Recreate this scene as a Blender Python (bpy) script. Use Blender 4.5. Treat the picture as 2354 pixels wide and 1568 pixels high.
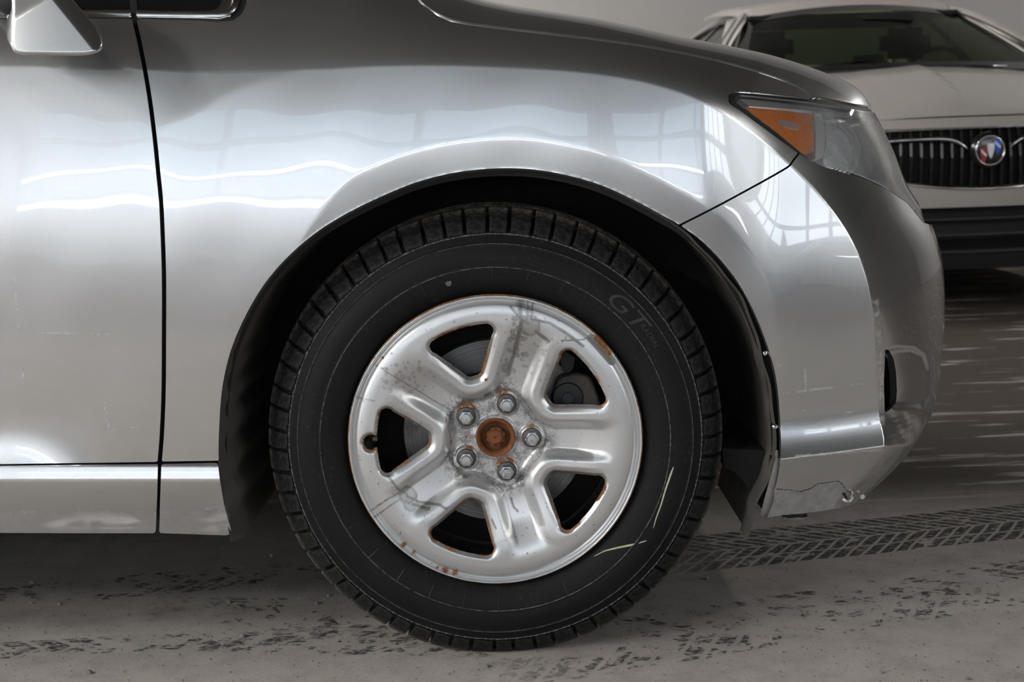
import bpy, bmesh, math, random
import numpy as np
from mathutils import Vector, Matrix

for o in list(bpy.data.objects):
    bpy.data.objects.remove(o, do_unlink=True)
SC = bpy.context.scene
COL = SC.collection
R = math.radians
random.seed(7)
RNG = np.random.default_rng(7)

# ------------------------------------------------------------------ camera
FPX, IW, IH = 3600.0, 2354, 1568
PITCH = math.atan2(514.0, FPX)
ROLL = R(2.0)
HUB = np.array([0.0, 0.0, 0.356])              # centre of the front wheel's outer face
cp, sp, cr, sr = math.cos(PITCH), math.sin(PITCH), math.cos(ROLL), math.sin(ROLL)
FWD = np.array([0, cp, -sp])
UP0 = np.array([0, sp, cp])
RT0 = np.array([1.0, 0, 0])
UPV = UP0 * cr + RT0 * sr
RTV = RT0 * cr - UP0 * sr
CAMD = 2.457
CAMP = HUB - CAMD * (FWD + RTV * ((1139 - 1177) / FPX) + UPV * ((784 - 1012) / FPX))
cam_d = bpy.data.cameras.new('camera')
cam_d.sensor_width = 36.0
cam_d.lens = 36.0 * FPX / IW
cam_d.clip_start = 0.05
cam_d.clip_end = 100
cam = bpy.data.objects.new('camera', cam_d)
COL.objects.link(cam)
mw = Matrix.Identity(4)
for i in range(3):
    mw[i][0], mw[i][1], mw[i][2], mw[i][3] = RTV[i], UPV[i], -FWD[i], CAMP[i]
cam.matrix_world = mw
cam_d.dof.use_dof = True
cam_d.dof.focus_distance = 2.45
cam_d.dof.aperture_fstop = 9.0
SC.camera = cam

# ------------------------------------------------------------------ world, exposure
w = bpy.data.worlds.new('world')
SC.world = w
w.use_nodes = True
w.node_tree.nodes['Background'].inputs[0].default_value = (0.75, 0.85, 1.0, 1)
w.node_tree.nodes['Background'].inputs[1].default_value = 0.6
SC.view_settings.view_transform = 'Standard'
SC.view_settings.look = 'None'
SC.view_settings.gamma = 1.0
SC.view_settings.exposure = 1.12
SC.view_settings.use_curve_mapping = False
PANE_DIM = 0.72     # frosted panes of the roller doors
PANE_BRIGHT = 2.3   # clear panes with open sky behind
STRIP_E = 7.0       # daylight slots between the door sections
LAMP_E = 56.0       # ceiling lamps


# ------------------------------------------------------------------ projection helpers
def proj(P):
    d = P - CAMP
    z = d @ FWD
    return 1177 + FPX * (d @ RTV) / z, 784 - FPX * (d @ UPV) / z


def unproj(px, py, Y):
    """pixel -> point of the vertical plane at depth Y"""
    px = np.asarray(px, float); py = np.asarray(py, float)
    a = ((px - 1177) / FPX)[..., None]; b = ((784 - py) / FPX)[..., None]
    dr = FWD + a * RTV + b * UPV
    t = (np.asarray(Y, float) - CAMP[1]) / dr[..., 1]
    return CAMP + dr * t[..., None]


def ground(px, py):
    a = (px - 1177) / FPX; b = (784 - py) / FPX
    dr = FWD + a * RTV + b * UPV
    return CAMP + dr * (-CAMP[2] / dr[2])


def sstep(a, b, x):
    t = np.clip((np.asarray(x, float) - a) / (b - a), 0, 1)
    return t * t * (3 - 2 * t)


def sdf_poly(poly, x, y):
    """signed distance to a closed polygon, negative inside"""
    poly = np.asarray(poly, float)
    shp = x.shape
    x = x.ravel(); y = y.ravel()
    d2 = np.full(x.shape, 1e18)
    ins = np.zeros(x.shape, bool)
    n = len(poly)
    for i in range(n):
        ax, ay = poly[i]; bx, by = poly[(i + 1) % n]
        ex, ey = bx - ax, by - ay
        wx, wy = x - ax, y - ay
        t = np.clip((wx * ex + wy * ey) / max(ex * ex + ey * ey, 1e-12), 0, 1)
        d2 = np.minimum(d2, (wx - ex * t) ** 2 + (wy - ey * t) ** 2)
        c = (ay > y) != (by > y)
        if ey != 0:
            ins ^= c & (x < ex * (y - ay) / ey + ax)
    d = np.sqrt(d2)
    return np.where(ins, -d, d).reshape(shp)


def dist_line(line, x, y):
    """distance to an open polyline and position (0..1) along it"""
    line = np.asarray(line, float)
    d2 = np.full(x.shape, 1e18); pos = np.zeros(x.shape)
    seg = np.hypot(*(line[1:] - line[:-1]).T)
    cum = np.concatenate([[0], np.cumsum(seg)])
    for i in range(len(line) - 1):
        ax, ay = line[i]; bx, by = line[i + 1]
        ex, ey = bx - ax, by - ay
        t = np.clip(((x - ax) * ex + (y - ay) * ey) / max(ex * ex + ey * ey, 1e-12), 0, 1)
        q = (x - ax - ex * t) ** 2 + (y - ay - ey * t) ** 2
        m = q < d2
        d2 = np.where(m, q, d2)
        pos = np.where(m, (cum[i] + t * seg[i]) / cum[-1], pos)
    return np.sqrt(d2), pos


def spline(pts, n_per=12):
    """Catmull-Rom through the points (centripetal-ish, chord parametrised)"""
    p = np.asarray(pts, float)
    out = []
    for i in range(len(p) - 1):
        p0 = p[max(i - 1, 0)]; p1 = p[i]; p2 = p[i + 1]; p3 = p[min(i + 2, len(p) - 1)]
        d1 = np.linalg.norm(p2 - p1) + 1e-9
        d0 = np.linalg.norm(p1 - p0); d2 = np.linalg.norm(p3 - p2)
        m1 = (p2 - p0) / (d0 + d1) * d1 if d0 > 0 else (p2 - p1)
        m2 = (p3 - p1) / (d1 + d2) * d1 if d2 > 0 else (p2 - p1)
        for k in range(n_per):
            t = k / n_per
            out.append((2 * t**3 - 3 * t**2 + 1) * p1 + (t**3 - 2 * t**2 + t) * m1
                       + (-2 * t**3 + 3 * t**2) * p2 + (t**3 - t**2) * m2)
    out.append(p[-1])
    return np.array(out)


def resample(line, n):
    line = np.asarray(line, float)
    s = np.concatenate([[0], np.cumsum(np.linalg.norm(line[1:] - line[:-1], axis=1))])
    q = np.linspace(0, s[-1], n) if np.isscalar(n) else np.asarray(n) * s[-1]
    return np.stack([np.interp(q, s, line[:, k]) for k in range(line.shape[1])], 1)


# ------------------------------------------------------------------ mesh helpers
def make_mesh(name, V, faces, smooth=True, attrs=None):
    """faces: list of (n,3)/(n,4) index arrays"""
    V = np.asarray(V, np.float32)
    faces = [np.asarray(f, np.int32) for f in faces if len(f)]
    used = np.unique(np.concatenate([f.ravel() for f in faces]))
    remap = np.full(len(V), -1, np.int32); remap[used] = np.arange(len(used))
    V = V[used]
    me = bpy.data.meshes.new(name)
    me.vertices.add(len(V)); me.vertices.foreach_set('co', V.ravel())
    loops = np.concatenate([remap[f].ravel() for f in faces])
    starts = []; tot = []; off = 0
    for f in faces:
        k = f.shape[1]
        starts.append(off + np.arange(len(f)) * k); tot.append(np.full(len(f), k)); off += len(f) * k
    starts = np.concatenate(starts); tot = np.concatenate(tot)
    me.loops.add(len(loops)); me.loops.foreach_set('vertex_index', loops.astype(np.int32))
    me.polygons.add(len(starts)); me.polygons.foreach_set('loop_start', starts.astype(np.int32))
    me.polygons.foreach_set('use_smooth', np.full(len(starts), smooth, bool))
    me.update(calc_edges=True)
    if attrs:
        for k, a in attrs.items():
            at = me.attributes.new(k, 'FLOAT', 'POINT')
            at.data.foreach_set('value', np.asarray(a, np.float32)[used])
    me.validate()
    return me


def put(name, me, mat=None, parent=None, **props):
    o = bpy.data.objects.new(name, me)
    COL.objects.link(o)
    if mat is not None and me is not None:
        if not me.materials:
            me.materials.append(mat)
    if parent is not None:
        o.parent = parent
    for k, v in props.items():
        o[k] = v
    return o


def empty(name, loc=(0, 0, 0), rz=0.0, **props):
    o = bpy.data.objects.new(name, None)
    o.empty_display_size = 0.1
    COL.objects.link(o)
    o.location = loc
    o.rotation_euler = (0, 0, rz)
    for k, v in props.items():
        o[k] = v
    return o


def grid_faces(nu, nv, wrap_u=False):
    iu = np.arange(nu if wrap_u else nu - 1)
    iv = np.arange(nv - 1)
    a = (iu[:, None] * nv + iv[None, :]).ravel()
    b = (((iu[:, None] + 1) % nu) * nv + iv[None, :]).ravel()
    return np.stack([a, b, b + 1, a + 1], 1)


def grid_normals(P, flip=False):
    du = np.gradient(P, axis=0); dv = np.gradient(P, axis=1)
    n = np.cross(du, dv)
    n /= np.linalg.norm(n, axis=2, keepdims=True) + 1e-12
    return -n if flip else n


def clip_grid(name, P, S, N=None, flange=0.0, wrap_u=False, attrs=None, mat=None, parent=None, flange_dir=None, lip=0.0):
    """mesh of the part of a point grid where S < 0, cut cleanly along S = 0;
    the cut edge gets a return flange along -N"""
    nu, nv = S.shape
    V = P.reshape(-1, 3); s = S.ravel()
    q = grid_faces(nu, nv, wrap_u)
    any_in = (s[q] < 0).any(1)
    q = q[any_in]
    allin = (s[q] < 0).all(1)
    quads = q[allin]
    qm = q[~allin]
    tris = np.concatenate([qm[:, [0, 1, 2]], qm[:, [0, 2, 3]]]) if len(qm) else np.zeros((0, 3), int)
    cnt = (s[tris] < 0).sum(1)
    keep = tris[cnt == 3]
    new_v = []; edges_b = []; tri_new = []; quad_new = []
    A = {k: a.ravel() for k, a in (attrs or {}).items()}
    Nf = N.reshape(-1, 3) if N is not None else None
    codes = []

    def rot(t, first):
        k = np.argmax(first, 1)
        idx = (k[:, None] + np.arange(3)[None, :]) % 3
        return np.take_along_axis(t, idx, 1)
    t1 = tris[cnt == 1]; t2 = tris[cnt == 2]
    n0 = len(V)
    pairs = []
    if len(t1):
        t1 = rot(t1, s[t1] < 0)
        pairs += [t1[:, [0, 1]], t1[:, [0, 2]]]
    if len(t2):
        t2 = rot(t2, s[t2] >= 0)
        pairs += [t2[:, [0, 1]], t2[:, [0, 2]]]
    faces = [quads, keep]
    if pairs:
        allp = np.concatenate(pairs)
        lo = allp.min(1).astype(np.int64); hi = allp.max(1).astype(np.int64)
        code = lo * (n0 + 1) + hi
        uq, inv = np.unique(code, return_inverse=True)
        ulo = uq // (n0 + 1); uhi = uq % (n0 + 1)
        t = (s[ulo] / (s[ulo] - s[uhi]))
        t = np.clip(t, 0.001, 0.999)
        nV = V[ulo] + (V[uhi] - V[ulo]) * t[:, None]
        for k in A:
            A[k] = np.concatenate([A[k], A[k][ulo] + (A[k][uhi] - A[k][ulo]) * t])
        if Nf is not None:
            nN = Nf[ulo] + (Nf[uhi] - Nf[ulo]) * t[:, None]
            nN /= np.linalg.norm(nN, axis=1, keepdims=True) + 1e-12
        V = np.concatenate([V, nV])
        inv = inv + n0
        p = 0
        be = []
        if len(t1):
            n = len(t1); e1 = inv[p:p + n]; e2 = inv[p + n:p + 2 * n]; p += 2 * n
            faces.append(np.stack([t1[:, 0], e1, e2], 1)); be.append(np.stack([e1, e2], 1))
        if len(t2):
            n = len(t2); e1 = inv[p:p + n]; e2 = inv[p + n:p + 2 * n]
            faces.append(np.stack([e1, t2[:, 1], t2[:, 2], e2], 1)); be.append(np.stack([e2, e1], 1))
        if flange and Nf is not None:
            be = np.concatenate(be)
            m = len(nV)
            D = -nN if flange_dir is None else np.tile(np.asarray(flange_dir, float), (m, 1))
            base = len(V)
            r0 = nV + D * lip; r1 = nV + D * flange
            V = np.concatenate([V, nV, r0, r1])
            b = be - n0
            for k in A:
                A[k] = np.concatenate([A[k], A[k][n0:n0 + m], A[k][n0:n0 + m], A[k][n0:n0 + m]])
            faces.append(np.stack([b[:, 1] + base, b[:, 0] + base, b[:, 0] + base + m, b[:, 1] + base + m], 1))
            faces.append(np.stack([b[:, 1] + base + m, b[:, 0] + base + m, b[:, 0] + base + 2 * m, b[:, 1] + base + 2 * m], 1))
    me = make_mesh(name, V, faces, True, A)
    return put(name, me, mat, parent)


class BM:
    """collects simple solids into one mesh"""
    def __init__(self):
        self.b = bmesh.new()

    def box(self, lo, hi, bevel=0.0):
        m = Matrix.Translation(((lo[0] + hi[0]) / 2, (lo[1] + hi[1]) / 2, (lo[2] + hi[2]) / 2)) @ \
            Matrix.Diagonal((hi[0] - lo[0], hi[1] - lo[1], hi[2] - lo[2], 1))
        r = bmesh.ops.create_cube(self.b, size=1.0, matrix=m)
        if bevel:
            es = set()
            for v in r['verts']:
                es.update(v.link_edges)
            bmesh.ops.bevel(self.b, geom=list(es), offset=bevel, segments=2, affect='EDGES')
        return self

    def tube(self, pts, rad, n=12, close=False, caps=True):
        pts = [Vector(p) for p in pts]
        rads = rad if hasattr(rad, '__len__') else [rad] * len(pts)
        rings = []
        prev = None
        for i, p in enumerate(pts):
            if close:
                t = (pts[(i + 1) % len(pts)] - pts[i - 1])
            else:
                t = pts[min(i + 1, len(pts) - 1)] - pts[max(i - 1, 0)]
            t.normalize()
            if prev is None:
                a = Vector((0, 0, 1)) if abs(t.z) < 0.9 else Vector((1, 0, 0))
                u = t.cross(a).normalized()
            else:
                u = (prev - t * prev.dot(t)).normalized()
            prev = u
            v = t.cross(u)
            rings.append([self.b.verts.new(p + (u * math.cos(2 * math.pi * k / n) + v * math.sin(2 * math.pi * k / n)) * rads[i]) for k in range(n)])
        m = len(rings)
        for i in range(m if close else m - 1):
            a, c = rings[i], rings[(i + 1) % m]
            for k in range(n):
                self.b.faces.new((a[k], a[(k + 1) % n], c[(k + 1) % n], c[k]))
        if caps and not close:
            self.b.faces.new(rings[0][::-1]); self.b.faces.new(rings[-1])
        return self

    def lathe(self, prof, n=48, centre=(0, 0, 0), axis='Y', phase=0.0):
        """prof: list of (radius, along axis); axis Y (r in xz)"""
        rings = []
        for (r, h) in prof:
            ring = []
            for k in range(n):
                a = 2 * math.pi * k / n + phase
                c, s_ = math.cos(a) * r, math.sin(a) * r
                if axis == 'Y':
                    p = (centre[0] + c, centre[1] + h, centre[2] + s_)
                elif axis == 'Z':
                    p = (centre[0] + c, centre[1] + s_, centre[2] + h)
                else:
                    p = (centre[0] + h, centre[1] + c, centre[2] + s_)
                ring.append(self.b.verts.new(p))
            rings.append(ring)
        for i in range(len(rings) - 1):
            for k in range(n):
                self.b.faces.new((rings[i][k], rings[i][(k + 1) % n], rings[i + 1][(k + 1) % n], rings[i + 1][k]))
        return self

    def prism(self, poly, ext):
        """poly: list of 3D points, ext: vector"""
        e = Vector(ext)
        a = [self.b.verts.new(Vector(p)) for p in poly]
        c = [self.b.verts.new(Vector(p) + e) for p in poly]
        n = len(a)
        self.b.faces.new(a); self.b.faces.new(c[::-1])
        for i in range(n):
            self.b.faces.new((a[i], c[i], c[(i + 1) % n], a[(i + 1) % n]))
        return self

    def build(self, name, mat, parent=None, smooth=False, **props):
        bmesh.ops.recalc_face_normals(self.b, faces=self.b.faces)
        me = bpy.data.meshes.new(name)
        self.b.to_mesh(me); self.b.free()
        if smooth:
            for p in me.polygons:
                p.use_smooth = True
            if smooth == 'auto':
                me.set_sharp_from_angle(angle=R(35))
        return put(name, me, mat, parent, **props)


def surf(name, rows, mat, parent=None, nu=8, nv=8, thick=0.0, **props):
    """smooth patch through a control net (rows of 3D points)"""
    rows = [spline(r, nv) for r in rows]
    A = np.array(rows)
    cols = [spline(A[:, j], nu) for j in range(A.shape[1])]
    P = np.array(cols)
    V = P.reshape(-1, 3)
    F = grid_faces(P.shape[0], P.shape[1])
    me = make_mesh(name, V, [F])
    o = put(name, me, mat, parent, **props)
    if thick:
        md = o.modifiers.new('thickness', 'SOLIDIFY'); md.thickness = thick; md.offset = -1
    return o


# ------------------------------------------------------------------ node helper
class NT:
    def __init__(self, name):
        self.m = bpy.data.materials.new(name)
        self.m.use_nodes = True
        self.t = self.m.node_tree
        self.t.nodes.clear()
        self.out = self.t.nodes.new('ShaderNodeOutputMaterial')

    def n(self, typ, **kw):
        nd = self.t.nodes.new(typ)
        for k, v in kw.items():
            setattr(nd, k, v)
        return nd

    def L(self, a, b):
        self.t.links.new(a, b)

    def setin(self, sock, v):
        if hasattr(v, 'is_linked') or hasattr(v, 'links'):
            self.L(v, sock)
        else:
            if hasattr(sock.default_value, '__len__') and not hasattr(v, '__len__'):
                v = (v, v, v, 1)[:len(sock.default_value)]
            sock.default_value = v

    def math(self, op, a, b=None, c=None, clamp=False):
        nd = self.n('ShaderNodeMath', operation=op, use_clamp=clamp)
        self.setin(nd.inputs[0], a)
        if b is not None:
            self.setin(nd.inputs[1], b)
        if c is not None:
            self.setin(nd.inputs[2], c)
        return nd.outputs[0]

    def ramp(self, x, lo, hi, a=0.0, b=1.0):
        nd = self.n('ShaderNodeMapRange', interpolation_type='SMOOTHSTEP')
        self.setin(nd.inputs[0], x)
        nd.inputs[1].default_value = lo; nd.inputs[2].default_value = hi
        nd.inputs[3].default_value = a; nd.inputs[4].default_value = b
        return nd.outputs[0]

    def mix(self, f, a, b):
        nd = self.n('ShaderNodeMix', data_type='RGBA')
        self.setin(nd.inputs[0], f)
        self.setin(nd.inputs[6], tuple(a) + (1,) if isinstance(a, tuple) and len(a) == 3 else a)
        self.setin(nd.inputs[7], tuple(b) + (1,) if isinstance(b, tuple) and len(b) == 3 else b)
        return nd.outputs[2]

    def coord(self, which='Object'):
        return self.n('ShaderNodeTexCoord').outputs[which]

    def mapping(self, vec, scale=(1, 1, 1), rot=(0, 0, 0), loc=(0, 0, 0)):
        nd = self.n('ShaderNodeMapping')
        self.L(vec, nd.inputs[0])
        nd.inputs[1].default_value = loc; nd.inputs[2].default_value = rot; nd.inputs[3].default_value = scale
        return nd.outputs[0]

    def noise(self, vec, scale, detail=4, rough=0.55, dist=0.0):
        nd = self.n('ShaderNodeTexNoise')
        if vec is not None:
            self.L(vec, nd.inputs['Vector'])
        nd.inputs['Scale'].default_value = scale; nd.inputs['Detail'].default_value = detail
        nd.inputs['Roughness'].default_value = rough; nd.inputs['Distortion'].default_value = dist
        return nd.outputs[0]

    def attr(self, name):
        return self.n('ShaderNodeAttribute', attribute_name=name).outputs['Fac']

    def xyz(self, vec):
        nd = self.n('ShaderNodeSeparateXYZ'); self.L(vec, nd.inputs[0])
        return nd.outputs[0], nd.outputs[1], nd.outputs[2]

    def bump(self, h, strength=0.3, dist=0.002):
        nd = self.n('ShaderNodeBump'); self.L(h, nd.inputs['Height'])
        nd.inputs['Strength'].default_value = strength; nd.inputs['Distance'].default_value = dist
        return nd.outputs[0]

    def bsdf(self, **kw):
        nd = self.n('ShaderNodeBsdfPrincipled')
        for k, v in kw.items():
            k = {'color': 'Base Color', 'rough': 'Roughness', 'metal': 'Metallic', 'coat': 'Coat Weight',
                 'coat_rough': 'Coat Roughness', 'coat_ior': 'Coat IOR', 'normal': 'Normal', 'coat_normal': 'Coat Normal', 'spec': 'Specular IOR Level',
                 'emit': 'Emission Color', 'emit_s': 'Emission Strength', 'trans': 'Transmission Weight',
                 'ior': 'IOR', 'alpha': 'Alpha', 'aniso': 'Anisotropic', 'sheen': 'Sheen Weight'}[k]
            if isinstance(v, tuple) and len(v) == 3:
                v = v + (1,)
            self.setin(nd.inputs[k], v)
        return nd.outputs[0]

    def done(self, sh):
        self.L(sh, self.out.inputs[0])
        return self.m


def simple(name, color, rough=0.5, metal=0.0, coat=0.0, var=0.12, scale=20.0, bump=0.0, **kw):
    t = NT(name)
    c = t.coord()
    f = t.noise(c, scale, 5)
    dark = tuple(x * (1 - var) for x in color); lite = tuple(min(1, x * (1 + var)) for x in color)
    col = t.mix(f, dark, lite)
    args = dict(color=col, rough=t.math('ADD', t.math('MULTIPLY', f, 0.12), rough - 0.06), metal=metal, coat=coat)
    if bump:
        args['normal'] = t.bump(t.noise(c, scale * 6, 6), bump, 0.002)
    args.update(kw)
    return t.done(t.bsdf(**args))


def emitter(name, color, strength):
    t = NT(name)
    e = t.n('ShaderNodeEmission')
    e.inputs[0].default_value = tuple(color) + (1,); e.inputs[1].default_value = strength
    return t.done(e.outputs[0])

# ------------------------------------------------------------------ materials: room
def floor_material():
    t = NT('dusty_concrete')
    c = t.coord()
    x, y, z = t.xyz(c)
    n1 = t.noise(c, 1.3, 6, 0.6)
    n2 = t.noise(c, 14, 8, 0.65)
    n3 = t.noise(c, 150, 5, 0.72)
    base = t.mix(n1, (0.46, 0.42, 0.387), (0.58, 0.54, 0.505))
    base = t.mix(t.math('MULTIPLY', t.ramp(n2, 0.35, 0.75), 0.55), base, (0.30, 0.27, 0.245))
    base = t.mix(t.ramp(n3, 0.57, 0.67, 0, 0.62), base, (0.10, 0.09, 0.08))
    base = t.mix(t.ramp(n3, 0.30, 0.24, 0, 0.35), base, (0.48, 0.46, 0.44))
    # damp brown streaks behind the car; unseen floor opposite darkened to dim its reflections
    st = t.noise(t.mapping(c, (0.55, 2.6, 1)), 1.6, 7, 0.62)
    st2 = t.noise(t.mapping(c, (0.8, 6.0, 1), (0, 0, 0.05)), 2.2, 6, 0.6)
    wet_dim = t.math('MULTIPLY', t.ramp(st, 0.25, 0.33), t.math('MAXIMUM', t.ramp(y, 0.70, 1.15), t.ramp(y, -2.2, -3.2, 0.0, 0.7)))
    wet_dim = t.math('MULTIPLY', wet_dim, t.ramp(st2, 0.36, 0.44, 0.35, 1.0))
    base = t.mix(t.math('MULTIPLY', wet_dim, 0.95), base, (0.034, 0.023, 0.015))
    marks = None
    # tyre prints: each track has its own direction and lateral offset
    tracks = [((1640, 1268), (2354, 1196), 0.125, 0.50, 0.033, 1.0, 1),
              ((1300, 1500), (2354, 1330), 0.12, 0.57, 0.048, 0.95, 0),
              ((0, 1375), (700, 1310), 0.075, 0.56, 0.050, 1.0, 0),
              ((0, 1495), (420, 1472), 0.045, 0.54, 0.055, 1.0, 0),
              ((500, 1430), (1000, 1440), 0.15, 0.58, 0.050, 0.95, 0)]
    smear = t.noise(t.mapping(c, (60, 150, 1)), 1.0, 6, 0.7)
    patch = t.noise(c, 4.5, 3, 0.6)
    patch2 = t.noise(c, 28, 4, 0.65)
    for (a, b, half, thr, pitch, amp, crisp) in tracks:
        A = ground(*a); B = ground(*b)
        ang = math.atan2(B[1] - A[1], B[0] - A[0])
        dx, dy = math.cos(ang), math.sin(ang)
        al = t.math('ADD', t.math('MULTIPLY', x, dx), t.math('MULTIPLY', y, dy))
        ac = t.math('ADD', t.math('MULTIPLY', x, -dy), t.math('MULTIPLY', y, dx))
        ac = t.math('SUBTRACT', ac, float(-A[0] * dy + A[1] * dx))
        ac = t.math('ADD', ac, t.math('MULTIPLY', t.math('SUBTRACT', patch, 0.5), 0.03))
        aab = t.math('ABSOLUTE', ac)
        inband = t.ramp(aab, half, half * 0.93)
        # chevron blocks
        ph = t.math('DIVIDE', t.math('ADD', al, t.math('MULTIPLY', aab, 0.9)), pitch)
        fr = t.math('FRACT', ph)
        blk = t.math('MULTIPLY', t.ramp(fr, 0.16, 0.24), t.ramp(fr, 0.98, 0.90))
        # circumferential ribs
        rib = t.math('FRACT', t.math('DIVIDE', t.math('ADD', ac, 1.0), half * 0.5))
        ribm = t.math('MULTIPLY', t.ramp(rib, 0.05, 0.12), t.ramp(rib, 1.0, 0.93))
        m = t.math('MULTIPLY', t.math('MULTIPLY', blk, ribm), inband)
        if crisp:
            rag = t.math('MULTIPLY', t.ramp(smear, 0.38, 0.48), t.ramp(t.math('ADD', t.math('MULTIPLY', patch2, 0.6), t.math('MULTIPLY', patch, 0.4)), 0.38, 0.46))
        else:
            rag = t.math('MULTIPLY', t.ramp(smear, 0.42, 0.52), t.ramp(t.math('ADD', t.math('MULTIPLY', patch, 0.45), t.math('MULTIPLY', patch2, 0.55)), thr - 0.06, thr - 0.02))
        m = t.math('MULTIPLY', m, rag)
        lim0 = float(A[0] * dx + A[1] * dy); lim1 = float(B[0] * dx + B[1] * dy)
        if lim0 > lim1:
            lim0, lim1 = lim1, lim0
        ends = t.math('MULTIPLY', t.ramp(al, lim0 - 0.25, lim0 + 0.1), t.ramp(al, lim1 + 0.5, lim1))
        m = t.math('MULTIPLY', t.math('MULTIPLY', m, ends), amp)
        marks = m if marks is None else t.math('MAXIMUM', marks, m)
    col = t.mix(t.math('MULTIPLY', marks, 0.92), base, (0.028, 0.022, 0.018))
    h = t.math('ADD', t.math('MULTIPLY', n2, 0.4), t.math('MULTIPLY', n3, 0.35))
    h = t.math('SUBTRACT', h, t.math('MULTIPLY', marks, 0.25))
    rough = t.math('SUBTRACT', 0.88, t.math('MULTIPLY', wet_dim, 0.12))
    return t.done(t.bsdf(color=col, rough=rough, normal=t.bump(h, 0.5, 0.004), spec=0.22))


M = {}
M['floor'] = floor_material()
M['wall'] = simple('painted_wall', (0.30, 0.29, 0.28), 0.7, var=0.05, scale=3)
M['wall_dark'] = simple('dark_blockwork', (0.05, 0.047, 0.043), 0.8, var=0.1, scale=3)
M['wall_white'] = simple('white_painted_blockwork', (0.50, 0.505, 0.51), 0.7, var=0.05, scale=3)
M['ceiling'] = simple('dark_corrugated_ceiling', (0.045, 0.041, 0.035), 0.75, var=0.1, scale=2)
M['door_panel'] = simple('roller_door_panel', (0.50, 0.515, 0.535), 0.45, var=0.05, scale=4)
M['pane'] = emitter('frosted_daylit_pane', (0.72, 0.86, 1.0), PANE_DIM)
M['pane_bright'] = emitter('clear_daylit_pane', (0.86, 0.93, 1.0), PANE_BRIGHT)
M['strip'] = emitter('daylight_slot', (0.93, 0.96, 1.0), STRIP_E)
M['lamp_glow'] = emitter('lamp_diffuser', (1.0, 0.98, 0.95), LAMP_E)
M['lamp_body'] = simple('lamp_enamel', (0.45, 0.45, 0.44), 0.4)
M['steel_dark'] = simple('dark_steel', (0.10, 0.10, 0.10), 0.5, metal=0.6)
M['red_frame'] = simple('red_brown_frame', (0.16, 0.05, 0.045), 0.6)

# ------------------------------------------------------------------ room
RX0, RX1, RY0, RY1, RZ = -9.0, 11.0, -9.0, 8.2, 4.6


def plane(name, pts, mat, **props):
    me = bpy.data.meshes.new(name)
    me.from_pydata([tuple(p) for p in pts], [], [(0, 1, 2, 3)])
    return put(name, me, mat, None, kind='structure', **props)


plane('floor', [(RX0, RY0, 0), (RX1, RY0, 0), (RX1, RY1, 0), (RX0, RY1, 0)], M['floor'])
plane('ceiling', [(RX0, RY0, RZ), (RX0, RY1, RZ), (RX1, RY1, RZ), (RX1, RY0, RZ)], M['ceiling'])
plane('wall_back', [(RX0, RY1, 0), (RX1, RY1, 0), (RX1, RY1, RZ), (RX0, RY1, RZ)], M['wall'])
plane('wall_front', [(RX0, RY0, 0), (RX0, RY0, RZ), (RX1, RY0, RZ), (RX1, RY0, 0)], M['wall_white'])
plane('wall_left', [(RX0, RY0, 0), (RX0, RY1, 0), (RX0, RY1, RZ), (RX0, RY0, RZ)], M['wall_white'])
plane('wall_right', [(RX1, RY0, 0), (RX1, RY0, RZ), (RX1, RY1, RZ), (RX1, RY1, 0)], M['wall_dark'])


def roller_door(idx, cx, width=4.2, height=3.5, bright=False):
    """sectional door in the wall behind the photographer: panels, daylight slots and rows of daylit panes"""
    root = empty('door_%d' % idx, (cx, RY0, 0), 0, kind='structure')
    zs = [0.0, 0.52, 1.05, 1.64, 2.26, 2.88, height]
    for r_ in range(6):
        BM().box((-width / 2, 0.02, zs[r_] + 0.004), (width / 2, 0.07, zs[r_ + 1] - 0.004)).build('panel', M['door_panel'], root)
    for z_, h_ in ((1.06, 0.11), (1.66, 0.045)):
        BM().box((-width / 2 + 0.05, 0.07, z_), (width / 2 - 0.05, 0.08, z_ + h_)).build('daylight_slot', M['strip'], root)
    rows = ((1.20, 1.60), (1.74, 2.22), (2.32, 2.82)) if bright else ((1.24, 1.60), (1.74, 2.20), (2.32, 2.82))
    n = 4 if bright else 3
    for (z0, z1) in rows:
        for k in range(n):
            x0 = -width / 2 + 0.12 + k * (width - 0.24) / n + 0.05
            x1 = -width / 2 + 0.12 + (k + 1) * (width - 0.24) / n - 0.05
            BM().box((x0, 0.07, z0), (x1, 0.078, z1)).build('pane', M['pane_bright' if bright else 'pane'], root)
            if bright:
                f = BM()
                for (a, b, c, d) in ((x0 - 0.04, z0 - 0.04, x1 + 0.04, z0), (x0 - 0.04, z1, x1 + 0.04, z1 + 0.04)):
                    f.box((a, 0.07, b), (c, 0.09, d))
                for (a, c) in ((x0 - 0.04, x0), (x1, x1 + 0.04)):
                    f.box((a, 0.07, z0), (c, 0.09, z1))
                f.build('pane_frame', M['red_frame'], root)
    f = BM()
    f.box((-width / 2 - 0.1, 0.0, 0), (-width / 2, 0.12, height + 0.1))
    f.box((width / 2, 0.0, 0), (width / 2 + 0.1, 0.12, height + 0.1))
    f.box((-width / 2 - 0.1, 0.0, height), (width / 2 + 0.1, 0.12, height + 0.1))
    f.build('door_frame', M['lamp_body'], root)
    return root


for i, (cx, wd, br) in enumerate(((-5.9, 4.4, False), (-1.2, 4.6, False), (2.75, 2.8, False), (6.15, 3.2, True), (9.5, 2.6, False))):
    roller_door(i + 1, cx, wd, 3.5, br)


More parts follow.
